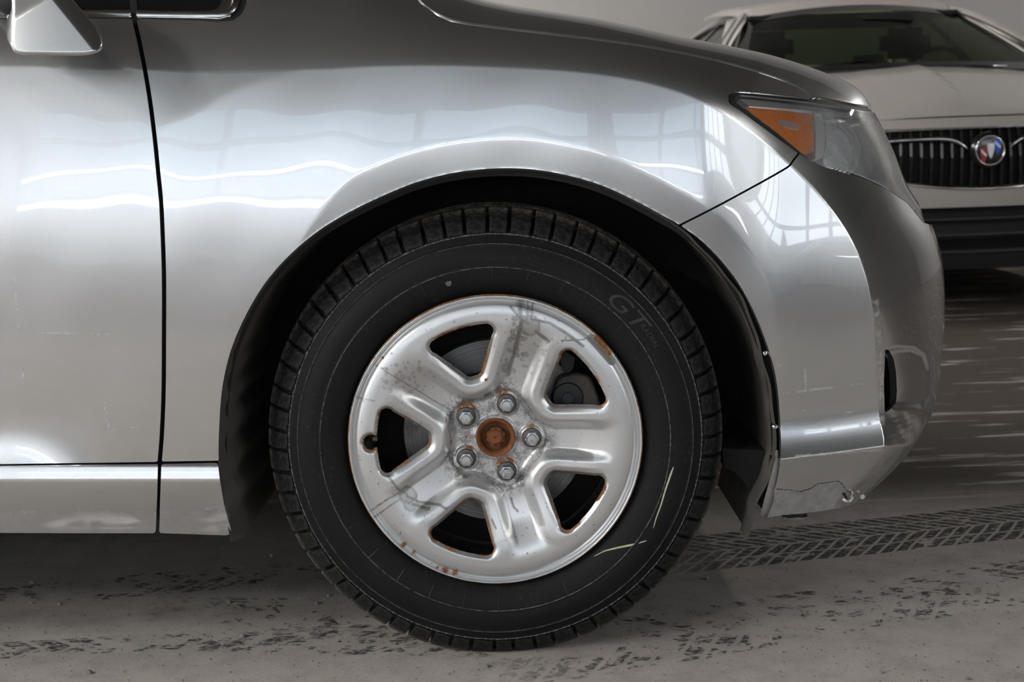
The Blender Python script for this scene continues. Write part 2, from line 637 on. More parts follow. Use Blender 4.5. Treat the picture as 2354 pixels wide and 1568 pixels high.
def ceiling_lamp(x, y, z, label):
    root = empty('ceiling_lamp', (x, y, z), 0, label=label, category='lamp', group='ceiling lamps')
    BM().prism([(-0.17, -0.80, 0), (0.17, -0.80, 0), (0.10, -0.80, 0.08), (-0.10, -0.80, 0.08)], (0, 1.6, 0)).build('housing', M['lamp_body'], root)
    BM().box((-0.15, -0.77, -0.035), (0.15, 0.77, 0.0), 0.01).build('diffuser', M['lamp_glow'], root)
    for yy in (-0.6, 0.6):
        BM().tube([(0, yy, 0.08), (0, yy, RZ - z)], 0.006, 6).build('hanger', M['steel_dark'], root)


for x, y in [(-7.6, -6.8), (-7.6, -3.6), (-7.2, -0.6), (-5.2, -4.2), (-5.0, -6.6), (9.4, -7.6), (9.7, -4.4), (-8.2, 2.4),
             (-4.6, 1.8), (-4.6, 5.2), (-1.6, 6.0), (6.4, 7.0)]:  # unseen lamps, added and placed to light the floor clear of paint reflections
    ceiling_lamp(x, y, 4.0, 'long unseen lamp hanging from the dark ceiling')
# ------------------------------------------------------------------ materials: car
def paint_material():
    t = NT('silver_metallic_paint')
    c = t.coord()
    fl = t.noise(c, 2600, 1, 0.5)
    col = t.mix(fl, (0.50, 0.51, 0.52), (0.60, 0.605, 0.61))
    wear = t.attr('wear')          # ground-in dirt, scuffs (shape held by the mesh)
    x, y, z = t.xyz(c)
    n = t.noise(t.mapping(c, (14, 14, 60)), 1.0, 6, 0.7)
    n2 = t.noise(c, 55, 5, 0.7)
    sc = t.math('MULTIPLY', wear, t.ramp(t.math('ADD', t.math('MULTIPLY', n, 0.6), t.math('MULTIPLY', n2, 0.4)), 0.46, 0.56))
    col = t.mix(t.math('MULTIPLY', sc, 0.8), col, (0.62, 0.61, 0.60))
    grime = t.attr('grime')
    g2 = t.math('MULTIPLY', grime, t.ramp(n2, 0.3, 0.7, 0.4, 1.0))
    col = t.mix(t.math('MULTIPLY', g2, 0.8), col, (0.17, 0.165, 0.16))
    tear = t.attr('tear')
    col = t.mix(t.ramp(tear, 0.4, 0.6), col, (0.02, 0.02, 0.02))
    rough = t.math('ADD', 0.25, t.math('MULTIPLY', t.math('MAXIMUM', sc, g2), 0.3))
    metal = t.math('SUBTRACT', 0.92, t.math('MULTIPLY', t.math('MAXIMUM', sc, g2), 0.7))
    coat = t.math('SUBTRACT', 0.9, t.math('MULTIPLY', t.math('MAXIMUM', sc, g2), 0.8))
    return t.done(t.bsdf(color=col, rough=rough, metal=metal, coat=coat, coat_rough=0.02, coat_ior=1.75))


M['paint'] = paint_material()
M['black_plastic'] = simple('black_plastic', (0.022, 0.022, 0.023), 0.55, var=0.3, scale=30)
M['rubber_seal'] = simple('rubber_seal', (0.012, 0.012, 0.012), 0.6)
M['void'] = simple('underbody_black', (0.008, 0.008, 0.008), 0.9)
M['liner'] = simple('wheel_arch_liner_felt', (0.060, 0.056, 0.050), 0.9, var=0.75, scale=25, bump=0.4)
M['chrome'] = simple('chrome', (0.75, 0.75, 0.76), 0.1, metal=1.0, var=0.03)
M['chrome_dull'] = simple('satin_chrome', (0.55, 0.55, 0.54), 0.22, metal=1.0, var=0.05)
M['car_glass'] = simple('dark_window_glass', (0.006, 0.006, 0.007), 0.08, var=0.0, coat=1.0)

CAR = empty('silver_car', (0, 0, 0), 0, label='silver car seen from its side, front wheel and scuffed bumper closest to camera', category='car')

def noise2(x, y, seed=0):
    r_ = np.random.default_rng(seed)
    out = np.zeros_like(x)
    for k in range(14):
        f = 2 ** (k / 3.0); a = r_.uniform(0, 6.28); ph = r_.uniform(0, 6.28)
        out += np.sin((x * math.cos(a) + y * math.sin(a)) * f + ph) / f ** 0.7
    return out / 4


# ------------------------------------------------------------------ the body side as one surface
Y0 = -0.03
B_PX = [(-1900, 148), (-900, 150), (0, 152), (150, 154), (330, 160), (500, 164), (700, 160), (900, 151), (1100, 152), (1300, 163),
        (1450, 182), (1560, 211), (1640, 246), (1720, 296), (1800, 360), (1870, 427), (1930, 500), (1970, 567), (1996, 635),
        (2010, 700), (2018, 780), (2024, 870), (2030, 960), (2038, 1015), (2030, 1050), (2000, 1095), (1965, 1135), (1935, 1175), (1925, 1230)]
SIL_PX = [(-2300, -150), (560, -150), (800, -100), (950, -42), (1100, -2), (1180, 13), (1300, 30), (1400, 47), (1500, 70), (1600, 97), (1700, 122),
          (1800, 151), (1880, 181), (1950, 213), (2000, 241), (2030, 263), (2045, 287), (2075, 347), (2100, 420), (2118, 497),
          (2140, 540), (2158, 575), (2170, 612), (2178, 660), (2180, 750), (2175, 850), (2165, 940), (2148, 995), (2100, 1052),
          (2020, 1118), (1985, 1150), (1965, 1190), (1950, 1260)]
ARCH_PX = spline([(528, 1250), (514, 1150), (503, 1060), (505, 960), (512, 885), (530, 808), (560, 735), (605, 657), (660, 592), (730, 532), (800, 489), (880, 450),
                  (960, 418), (1050, 396), (1140, 387), (1220, 389), (1300, 402), (1380, 425), (1460, 461), (1530, 499),
                  (1565, 519), (1620, 560), (1680, 626), (1720, 690), (1755, 770), (1780, 850), (1791, 930), (1795, 1040), (1785, 1110), (1757, 1192), (1745, 1260)], 8)
Bs = spline(B_PX, 16)
# sample densely inside the frame
left = resample(spline(B_PX[:3], 16), 40)[:-1]
rest = Bs[np.argmax(Bs[:, 0] >= 0):]
Bpx = np.concatenate([left, resample(rest, 760)])
NS = len(Bpx)
tan = np.gradient(Bpx, axis=0)
tan /= np.linalg.norm(tan, axis=1, keepdims=True)
nrm = np.stack([tan[:, 1], -tan[:, 0]], 1)          # up / right (pixel axes: y down)
k_ = np.exp(-0.5 * (np.arange(-40, 41) / 16.0) ** 2); k_ /= k_.sum()
nrm = np.stack([np.convolve(np.pad(nrm[:, i], 40, 'edge'), k_, 'valid') for i in range(2)], 1)
nrm /= np.linalg.norm(nrm, axis=1, keepdims=True)

# tilt of the flank (degrees, + looks up) against height, given as rows of the picture
TILT = [(-400, 8.0), (150, 8.0), (235, 6.4), (300, 5.2), (380, 3.9), (460, 2.6), (600, 0.2), (800, -2.7), (940, -4.2), (1070, -5), (1400, -6)]
vv = np.linspace(-400, 1500, 1900)
zz = unproj(np.full_like(vv, 600.0), vv, np.full_like(vv, Y0))[:, 2]
tt = np.tan(np.radians(np.interp(vv, [a for a, _ in TILT], [b for _, b in TILT])))
kk = np.exp(-0.5 * (np.arange(-90, 91) / 35.0) ** 2); kk /= kk.sum()
tt = np.convolve(np.pad(tt, 90, 'edge'), kk, 'valid')
yy = np.concatenate([[0], np.cumsum((tt[1:] + tt[:-1]) / 2 * np.diff(zz))])
yy += -0.058 - np.interp(600, vv, yy)
TILT2 = [(-400, 0), (330, 0), (430, 5.0), (560, 5.5), (690, 2.0), (800, 0.3), (960, 0), (1500, 0)]
t2 = np.tan(np.radians(np.interp(vv, [a for a, _ in TILT2], [b for _, b in TILT2])))
t2 = np.convolve(np.pad(t2, 90, 'edge'), kk, 'valid')
yb2 = np.concatenate([[0], np.cumsum((t2[1:] + t2[:-1]) / 2 * np.diff(zz))])
yb2 -= np.interp(800, vv, yb2)
PXM = 1.0 / 1480.0                                   # metres per picture row on the flank


def flank_depth(px, py):
    """depth Y of the body side at plane coordinates (px,py on the plane Y0)"""
    P = unproj(px, py, np.full(px.shape, Y0))
    X = P[..., 0]
    pz = py + (px - 600) * math.tan(ROLL) * 0.0
    Y = np.interp(pz, vv, yy)
    # plan curvature towards the nose
    Y = Y + 0.5 * 0.42 * np.maximum(0, X - 0.12) ** 2
    # lower door: sweeps out again above the sill
    A = sstep(340, 40, px) * (px < 345)
    x_ = np.maximum(0, py - 935) * PXM
    Y = Y - A * 1.9 * x_ ** 2
    # bumper foot: bright ledge, then turned in
    wB = sstep(1660, 1760, px)
    vc = 1052 - (px - 1795) * 0.09
    x1 = np.clip(py - (vc - 105), 0, 105) * PXM
    Y = Y - wB * 4.2 * x1 ** 2
    wT = sstep(1600, 1800, px)
    Y = Y + wT * np.interp(py, vv, yb2)
    x2 = np.maximum(0, py - vc)
    Y = Y + wB * 0.42 * (np.sqrt(x2 ** 2 + 16) - 4) * PXM
    # wheel-arch flare
    da, pos = dist_line(ARCH_PX, px, py)
    wid = 72 * sstep(0.28, 0.38, pos) * sstep(0.92, 0.70, pos)
    fl = np.maximum(0, wid - da)
    fl = np.sqrt(fl ** 2 + 25) - 5
    Y = Y + 0.085 * fl * PXM
    # soft valley running up from the door gap into the wing
    arc = [(300, 330), (440, 272), (520, 225), (600, 192), (720, 160), (900, 140)]
    d, p2 = dist_line(arc, px, py)
    up = (py < np.interp(px, [a for a, _ in arc], [b for _, b in arc]))
    wv = sstep(300, 440, px) * sstep(800, 640, px)
    Y = Y + np.where(up, 0.05 * wv * (np.sqrt(d ** 2 + 144) - 12) * PXM, 0)
    # faint waviness of old pressed steel
    Y = Y + 0.00022 * np.sin(X * 21 + 0.6) * np.sin(py * 0.021 + X * 4) + 0.00012 * np.sin(X * 47 + py * 0.013)
    return Y


def on_flank(px, py):
    """3D point of the flank for plane coordinates"""
    P = unproj(px, py, np.full(np.shape(px), Y0))
    P[..., 1] = flank_depth(px, py)
    return P


# flank rows: straight lines from the shoulder line down to a base line
Qk = [(-1900, -1900, 1420), (330, 330, 1420), (700, 720, 1370), (1100, 1100, 1270), (1500, 1330, 1270), (1800, 1480, 1300), (2010, 1620, 1340), (2030, 1690, 1360)]
par = np.concatenate([[0], np.cumsum(np.linalg.norm(np.diff(Bpx, axis=0), axis=1))])
key_s, key_q = [], []
for (bx, qx, qy) in Qk:
    i = int(np.argmin(np.abs(Bpx[:np.argmax(Bpx[:, 0]), 0] - bx)))
    key_s.append(par[i]); key_q.append((qx, qy))
key_s.append(par[-1]); key_q.append((1750, 1420))
key_q = np.array(key_q)
Qpx = np.stack([np.interp(par, key_s, key_q[:, 0]), np.interp(par, key_s, key_q[:, 1])], 1)
NVF = 220
vf = np.linspace(1, 0, NVF) ** 1.0                       # 1 at base .. 0 at shoulder
fpx = Bpx[:, None, :] * (1 - vf)[None, :, None] + Qpx[:, None, :] * vf[None, :, None]
PF = on_flank(fpx[..., 0], fpx[..., 1])                  # NS x NVF x 3

# roll-over from the shoulder to the silhouette of bonnet / nose
PB = PF[:, -1]
Bp0, Bp1 = proj(PB)
eps = 4.0
dn = on_flank(Bpx[:, 0] - nrm[:, 0] * eps, Bpx[:, 1] - nrm[:, 1] * eps)
pn = unproj(Bpx[:, 0] + nrm[:, 0] * 10, Bpx[:, 1] + nrm[:, 1] * 10, np.full(NS, Y0)) - unproj(Bpx[:, 0], Bpx[:, 1], np.full(NS, Y0))
n3 = pn / np.linalg.norm(pn, axis=1, keepdims=True)      # in-plane outward direction
m0 = (PB[:, 1] - dn[:, 1]) / (np.linalg.norm((PB - dn)[:, [0, 2]], axis=1))
kx = np.exp(-0.5 * (np.arange(-30, 31) / 10.0) ** 2); kx /= kx.sum()
m0 = np.convolve(np.pad(m0, 30, 'edge'), kx, 'valid')
upness = n3[:, 2]                                        # 1 on the wing top, 0 on the nose
extra = np.maximum(0.62 * sstep(0.93, 0.55, upness), np.interp(Bpx[:, 0], [0, 330, 420, 600, 760, 1100, 1500], [0.13, 0.12, 0.08, 0.06, 0.10, 0.12, 0.12]))                 # crease on the bumper corner
bdep = 0.30 * upness.clip(0, 1) + 0.30 * (1 - upness.clip(0, 1))
bdep = np.where(Bpx[:, 0] < 500, 0.20, bdep)
bdep = np.convolve(np.pad(bdep, 30, 'edge'), kx, 'valid')
silp = np.array(SIL_PX, float)
T = np.zeros(NS)
for i in range(NS):
    o = np.array([Bp0[i], Bp1[i]]); d = nrm[i]
    best = 1e9
    for j in range(len(silp) - 1):
        a = silp[j]; e = silp[j + 1] - a
        det = d[0] * (-e[1]) + e[0] * d[1]
        if abs(det) < 1e-9:
            continue
        r_ = a - o
        t_ = (r_[0] * (-e[1]) + e[0] * r_[1]) / det
        u_ = (d[0] * r_[1] - d[1] * r_[0]) / det
        if t_ > 1 and -1e-6 <= u_ <= 1 + 1e-6:
            best = min(best, t_)
    T[i] = best if best < 1e8 else np.nan
ok = ~np.isnan(T)
T = np.interp(np.arange(NS), np.arange(NS)[ok], T[ok])
T = np.convolve(np.pad(T, 4, 'edge'), np.ones(9) / 9, 'valid')
NVR = 90
phi = np.linspace(0, 1, NVR) ** 1.15 * (math.pi / 2)
D = T * PXM
for it in range(14):
    off = D[:, None] * np.sin(phi)[None]
    PR = PB[:, None, :] + n3[:, None, :] * off[..., None]
    PR[..., 1] += (m0 + extra)[:, None] * off + bdep[:, None] * (1 - np.cos(phi))[None]
    a, b_ = proj(PR)
    mx = ((a - Bp0[:, None]) * nrm[:, 0, None] + (b_ - Bp1[:, None]) * nrm[:, 1, None]).max(1)
    D *= np.clip(T / np.maximum(mx, 1), 0.5, 2.0)
    D = np.clip(D, 0.01, 0.5)
D = np.convolve(np.pad(D, 3, 'edge'), np.ones(7) / 7, 'valid')
off = D[:, None] * np.sin(phi)[None]
PR = PB[:, None, :] + n3[:, None, :] * off[..., None]
PR[..., 1] += (m0 + extra)[:, None] * off + bdep[:, None] * (1 - np.cos(phi))[None]
# beyond the silhouette the bonnet and nose run on across the car
NVE = 14
ye = np.linspace(0, 1, NVE + 1)[1:]
PE = np.repeat(PR[:, -1:, :], NVE, 1)
PE[..., 1] = PR[:, -1, 1][:, None] + (1.78 - PR[:, -1, 1])[:, None] * ye[None]
PE += n3[:, None, :] * (-0.004 * ye[None, :, None])
BODY = np.concatenate([PF, PR[:, 1:], PE], 1)
gx0, gy0 = proj(BODY)
front_only = (np.arange(BODY.shape[1]) < NVF + NVR - 1)[None, :]
rec = sdf_poly([(2038, 806), (2060, 800), (2100, 800), (2128, 815), (2138, 850), (2137, 915), (2120, 938), (2060, 938), (2040, 930)], gx0, gy0)
BODY[..., 1] += 0.007 * sstep(4, -10, rec) * front_only
dent = np.exp(-(((gx0 - 2078) / 42) ** 2 + ((gy0 - 992) / 40) ** 2))
cr_ = np.sin(gx0 * 0.13 + gy0 * 0.11) + 0.8 * np.sin(gx0 * 0.21 - gy0 * 0.15 + 1.0) + 0.6 * np.sin(gy0 * 0.3 + 0.5)
BODY[..., 1] += (0.006 + 0.0045 * noise2(gx0 * 0.045, gy0 * 0.06, 4)) * dent * front_only * sstep(2030, 2048, gx0)
BN = grid_normals(BODY)
if BN[200, 100, 1] > 0:
    BN = -BN
GX, GY = proj(BODY)
VSIL = NVF + NVR - 1                                     # rows from here on lie behind the silhouette
vidx = np.arange(BODY.shape[1])[None, :].repeat(NS, 0)
sidx = np.arange(NS)[:, None].repeat(BODY.shape[1], 1)
behind = vidx >= VSIL - 3


def sof(px, first=True):
    return int(np.argmin(np.abs(Bpx[:np.argmax(Bpx[:, 0]), 0] - px)))


def offset_line(line, d):
    line = np.asarray(line, float)
    t_ = np.gradient(line, axis=0); t_ /= np.linalg.norm(t_, axis=1, keepdims=True)
    return line + np.stack([t_[:, 1], -t_[:, 0]], 1) * d


GAP = spline([(300, -60), (304, 0), (308, 40), (318, 85), (333, 160), (346, 240), (356, 320), (364, 400), (370, 460), (374, 540), (377, 640), (377, 760), (376, 900), (372, 1000), (367, 1066), (361, 1228), (358, 1300)], 6)
gl = offset_line(GAP, -5.0)   # right side of the gap as the line runs down
gr = offset_line(GAP, 5.0)
if gl[5, 0] > gr[5, 0]:
    gl, gr = gr, gl
WIN0 = [(-2400, 42), (290, 43), (420, 46), (500, 50), (534, 48), (556, 33), (567, 8), (566, -30), (540, -90), (400, -170), (-2400, -260)]
WIN1 = [(-2400, 34), (290, 35), (440, 37), (503, 38), (529, 32), (544, 17), (549, -4), (548, -34), (525, -80), (400, -150), (-2400, -240)]
WIN2 = [(-2400, 20), (290, 22), (400, 25), (470, 25), (494, 20), (508, 6), (508, -15), (498, -40), (470, -70), (380, -120), (-2400, -210)]
s_w0, s_w1, s_w2 = (sdf_poly(p, GX, GY) for p in (WIN0, WIN1, WIN2))

HL = spline([(1676, 230), (1678, 219), (1690, 213), (1715, 213), (1790, 220), (1876, 229), (1950, 243), (2030, 259), (2048, 285), (2078, 345), (2103, 420), (2122, 500), (2130, 520)], 5)
HLb = spline([(2130, 520), (2085, 462), (2040, 431), (1980, 404), (1900, 381), (1856, 364), (1830, 346), (1790, 317), (1745, 284), (1700, 251), (1680, 238), (1676, 230)], 5)
HL_POLY = np.concatenate([HL[:-1], HLb[:-1]])
s_hl = sdf_poly(HL_POLY, GX, GY)
HOOD_LINE = spline([(940, -25), (962, 0), (985, 20), (1012, 36), (1042, 47), (1085, 55), (1180, 67), (1300, 81), (1390, 92), (1500, 108), (1600, 127), (1700, 151), (1800, 183), (1850, 207), (1876, 228)], 6)
FB_LINE = spline([(1540, 530), (1563, 518), (1640, 479), (1740, 425), (1795, 394), (1815, 381), (1826, 366), (1840, 350)], 6)
arch_in = np.concatenate([ARCH_PX, [(1745, 1500), (528, 1500)]])
s_arch = sdf_poly(arch_in, GX, GY)

# door
door_poly = np.concatenate([[(-2400, -400)], gl[:-8], [(366, 1063), (200, 1064), (0, 1066), (-2400, 1080)]])
door_poly = np.concatenate([[(-2400, -400)], gl[gl[:, 1] < 1062], [(362, 1062), (0, 1067), (-2400, 1085)]])
s_door = np.maximum(sdf_poly(door_poly, GX, GY), -s_w0 + 0.0)
# wing
fender_poly = np.concatenate([gr[gr[:, 1] < 1061], [(372, 1061), (506, 1059), (540, 1059)], [(1200, 900), (1500, 700), (1545, 530)],
                              offset_line(FB_LINE, -2.5) if offset_line(FB_LINE, -2.5)[3, 1] < FB_LINE[3, 1] else offset_line(FB_LINE, 2.5),
                              [(1880, 330), (1876, 232)], (HOOD_LINE[::-1] + np.array([0, 3.8])), [(880, -120), (300, -400)]])
s_fender = np.maximum.reduce([sdf_poly(fender_poly, GX, GY), -s_arch, -s_w0, -(s_hl - 2.0)])
s_fender = np.where(behind & (sidx > sof(820)), 50.0, s_fender)
# bonnet
hood_poly = np.concatenate([(HOOD_LINE + np.array([1.0, -2.8])), [(1880, 222), (1955, 238), (2034, 256), (2090, 262)], [(2090, -300), (900, -300)]])
s_hood = np.maximum(sdf_poly(hood_poly, GX, GY), -(s_hl - 7.0))
s_split_hl = sof(1800)
sil_h = np.where((sidx > sof(900)) & (sidx < sof(1900)), -20.0, 20.0)
# behind the silhouette: bonnet up to the headlight corner
iy_corner = int(np.argmin(np.hypot(GX[:, VSIL] - 2036, GY[:, VSIL] - 262)))
iy_low = int(np.argmin(np.hypot(GX[:, VSIL] - 2122, GY[:, VSIL] - 502)))
sil_h = np.where((sidx > sof(900)) & (sidx < iy_corner), -20.0, 20.0)
s_hood = np.where(behind, sil_h, s_hood)
# bumper
fb_lo = offset_line(FB_LINE, 2.0) if offset_line(FB_LINE, 2.0)[3, 1] > FB_LINE[3, 1] else offset_line(FB_LINE, -2.0)
bump_poly = np.concatenate([fb_lo, [(1836, 352), (1860, 368), (1900, 386), (1980, 409), (2040, 436), (2085, 467), (2122, 512), (2300, 560), (2300, 1300)],
                            [(2000, 1160), (1978, 1150), (1962, 1159), (1930, 1168), (1890, 1175), (1800, 1184), (1757, 1191), (1700, 1191), (1500, 900)]])
s_bump = np.maximum.reduce([sdf_poly(bump_poly, GX, GY), -s_arch])
FOG = [(2035, 802), (2044, 806), (2054, 824), (2060, 856), (2062, 900), (2060, 926), (2048, 940), (2034, 950), (2032, 880)]
s_fog = sdf_poly(FOG, GX, GY)
s_bump = np.maximum(s_bump, -s_fog)
s_bump = np.where(behind, np.where(sidx > iy_low + 4, -20.0, 20.0), s_bump)


def scratches(lines, wid, px, py):
    o = np.zeros(px.shape)
    for ln in lines:
        d, _ = dist_line(ln, px, py)
        o = np.maximum(o, 1 - np.clip(d / wid, 0, 1))
    return o


zero = np.zeros_like(GX)
wear_b = zero.copy()
# scraped bumper edge, scratches beside it
edge_ln = [(2012, 690), (2020, 790), (2025, 870), (2028, 960), (2026, 975)]
d_, _ = dist_line(edge_ln, GX, GY)
wear_b = np.maximum(wear_b, 1.1 * np.clip(1 - d_ / 9, 0, 1))
wear_b = np.maximum(wear_b, 0.7 * scratches([[(1975, 975), (2010, 970), (2022, 964)], [(1978, 979), (2005, 975)], [(1790, 840), (1845, 836)], [(1849, 836), (1852, 890)],
                                             [(1830, 1048), (1900, 1044), (2035, 1033)], [(1797, 905), (1990, 880)], [(1940, 950), (1990, 940)], [(1840, 945), (1850, 942)]], 3.0, GX, GY))
patch_poly = [(1786, 1126), (1800, 1127), (1830, 1130), (1855, 1128), (1880, 1112), (1900, 1107), (1930, 1106), (1945, 1122), (1952, 1134), (1970, 1136), (1975, 1145), (1960, 1165), (1750, 1200), (1760, 1160)]
s_patch = sdf_poly(patch_poly, GX, GY)
grime_b = np.clip(0.5 - s_patch / 4, 0, 1) * 0.9
tear_ln = [(1785, 1125), (1812, 1126), (1840, 1130), (1858, 1126), (1875, 1115), (1893, 1110), (1928, 1106), (1938, 1115), (1950, 1132), (1972, 1134)]
tear_b = scratches([tear_ln], 2.2, GX, GY + 1.2 * noise2(GX * 0.25, GY * 0.25, 3))
wear_f = 0.7 * scratches([[(488, 921), (505, 922)], [(1310, 403), (1332, 408)]], 3, GX, GY)
wear_d = 0.22 * scratches([[(20, 560), (40, 720), (55, 895)], [(235, 880), (245, 960), (262, 1035)], [(240, 990), (340, 978)], [(0, 762), (250, 768)]], 3, GX, GY)

fl_d = -0.014
front_door = clip_grid('front_door', BODY, s_door, BN, 0.016, mat=M['paint'], parent=CAR, attrs={'wear': wear_d, 'grime': zero, 'tear': zero})
fender = clip_grid('front_wing', BODY, s_fender, BN, 0.016, mat=M['paint'], parent=CAR, attrs={'wear': wear_f, 'grime': zero, 'tear': zero})
hood = clip_grid('bonnet', BODY, s_hood, BN, 0.014, mat=M['paint'], parent=CAR, attrs={'wear': zero, 'grime': zero, 'tear': zero})
bumper = clip_grid('front_bumper', BODY, s_bump, BN, 0.012, mat=M['paint'], parent=CAR, attrs={'wear': wear_b, 'grime': grime_b, 'tear': tear_b})
fender['label'] = 'silver front wing over the wheel arch'
bumper['label'] = 'scraped silver bumper corner with torn lower edge'

# dark inner shell closing the gaps
INN = BODY - BN * 0.022
s_inn = np.maximum(-s_arch - 14, np.where(behind, -10, -10))
s_inn = np.where(~behind, np.maximum(s_inn, sdf_poly([(-2400, -500), (2400, -500), (2400, 420), (2100, 1120), (1940, 1140), (1780, 1160), (1500, 1160), (700, 1085), (-2400, 1085)], GX, GY)), 20)
s_inn = np.maximum(s_inn, -(s_w1 + 3))
s_inn = np.maximum(s_inn, -(s_hl + 8))
s_inn = np.maximum(s_inn, -(s_fog - 6))
clip_grid('inner_shell', INN[::2, ::2], s_inn[::2, ::2], None, 0, mat=M['void'], parent=CAR)
# ------------------------------------------------------------------ sill mouldings
def sill_grid(u0, u1, n):
    u = np.linspace(u0, u1, n)
    v = np.concatenate([np.linspace(1058, 1104, 24), np.linspace(1106, 1250, 60)])
    U, Vv = np.meshgrid(u, v, indexing='ij')
    tl = np.interp(v, [1058, 1066, 1070, 1094, 1104, 1140, 1230, 1250], [30, 30, 12, 9, -9, -14, -24, -36])
    z = unproj(np.full_like(v, 300.0), v, np.full_like(v, Y0))[:, 2]
    y = np.concatenate([[0], np.cumsum(np.tan(np.radians((tl[1:] + tl[:-1]) / 2)) * np.diff(z))])
    y0 = float(flank_depth(np.array([420.0]), np.array([1060.0]))[0])
    P = unproj(U, Vv, np.full(U.shape, Y0))
    P[..., 1] = y0 + 0.004 + y[None, :]
    return P


PS = sill_grid(-1900, 560, 330)
NSl = grid_normals(PS)
if NSl[10, 40, 1] > 0:
    NSl = -NSl
SX, SY = proj(PS)
zs = np.zeros_like(SX)
wear_s = sstep(1170, 1200, SY) * sstep(1222, 1212, SY) * sstep(60, 140, SX) * 0.9
wear_s2 = sstep(1150, 1215, SY) * sstep(400, 520, SX) * 0.9
top_s = [(-2400, 1086), (0, 1071), (361, 1067)]
s1 = sdf_poly([(-2400, 1088), (0, 1071), (180, 1068.5), (363, 1067), (361, 1150), (358, 1221), (354, 1226), (200, 1226), (0, 1225), (-2400, 1218)], SX, SY)
s2 = sdf_poly([(371, 1067), (496, 1064), (501, 1066), (505, 1100), (515, 1160), (526, 1200), (531, 1219), (528, 1228), (520, 1231), (440, 1228), (369, 1226), (366, 1222), (368, 1150)], SX, SY)
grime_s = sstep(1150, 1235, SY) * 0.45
clip_grid('sill_moulding', PS, s1, NSl, 0.02, mat=M['paint'], parent=CAR, attrs={'wear': wear_s, 'grime': grime_s, 'tear': zs})
clip_grid('sill_moulding', PS, s2, NSl, 0.02, mat=M['paint'], parent=CAR, attrs={'wear': wear_s2, 'grime': grime_s, 'tear': zs})

# ------------------------------------------------------------------ wheel-arch liner and underbody
arc3 = on_flank(ARCH_PX[:, 0], ARCH_PX[:, 1])
cx_, cz_ = 0.02, 0.356
NL = 16
dep = np.linspace(0.008, 0.36, NL)
LIN = np.repeat(arc3[:, None, :], NL, 1)
sh = np.interp(dep, [0.008, 0.03, 0.36], [1.0, 0.985, 0.975])
LIN[..., 0] = cx_ + (LIN[..., 0] - cx_) * sh[None]
LIN[..., 2] = cz_ + (LIN[..., 2] - cz_) * sh[None]
LIN[..., 1] = np.maximum(arc3[:, 1][:, None], -0.06) + dep[None] * 1.0
ii = np.arange(len(arc3))
# ragged, bowed front half of the liner standing off the bumper edge
rag = sstep(0.60, 0.72, ii / len(arc3)) * (0.009 + 0.0025 * np.sin(ii * 0.23) + 0.0012 * np.sin(ii * 0.61))
LIN[:, :3, 0] -= rag[:, None]
rag2 = sstep(0.24, 0.06, ii / len(arc3)) * (0.012 + 0.005 * np.sin(ii * 0.9))
LIN[:, 1:, 0] += rag2[:, None]
me = make_mesh('wheel_arch_liner', LIN.reshape(-1, 3), [grid_faces(len(arc3), NL)])
put('wheel_arch_liner', me, M['liner'], CAR)
ub = BM()  # plain boxes filling the car, near-black to stand in for shade
ub.box((-3.6, 0.03, 0.24), (-0.50, 1.75, 0.9))
ub.build('underbody', M['void'], CAR)
ub = BM()
ub.box((-0.5, 0.34, 0.26), (0.52, 1.75, 0.9))
ub.build('engine_bay', M['void'], CAR)
ub = BM()
ub.box((0.50, 0.20, 0.26), (0.60, 1.70, 0.62))
ub.build('crash_beam', M['void'], CAR)
# lower tray hanging behind the bumper and the flap ahead of the sill
tray = [unproj(a, b, 0.06) for a, b in [(1688, 1085), (1712, 1108), (1735, 1150), (1760, 1180), (1800, 1172), (1800, 1040), (1660, 1030), (1665, 1075)]]
BM().prism(tray, (0, 0.35, 0)).build('undertray', M['void'], CAR)
flap = [unproj(a, b, 0.02) for a, b in [(506, 1058), (520, 1062), (528, 1100), (547, 1130), (545, 1180), (533, 1200), (524, 1170), (512, 1120)]]
BM().prism(flap, (0, 0.10, 0)).build('mud_flap', M['liner'], CAR)
for (a, b, r_) in [(1781, 981, 0.0055), (1758, 812, 0.005)]:
    c_ = unproj(a, b, float(flank_depth(np.array([1800.0]), np.array([float(b)]))[0]) + 0.012)
    BM().lathe([(0.0001, -0.004), (r_ * 0.6, -0.0035), (r_, -0.001), (r_, 0.004)], 14, c_).build('liner_clip', M['chrome_dull'], CAR, smooth=True)

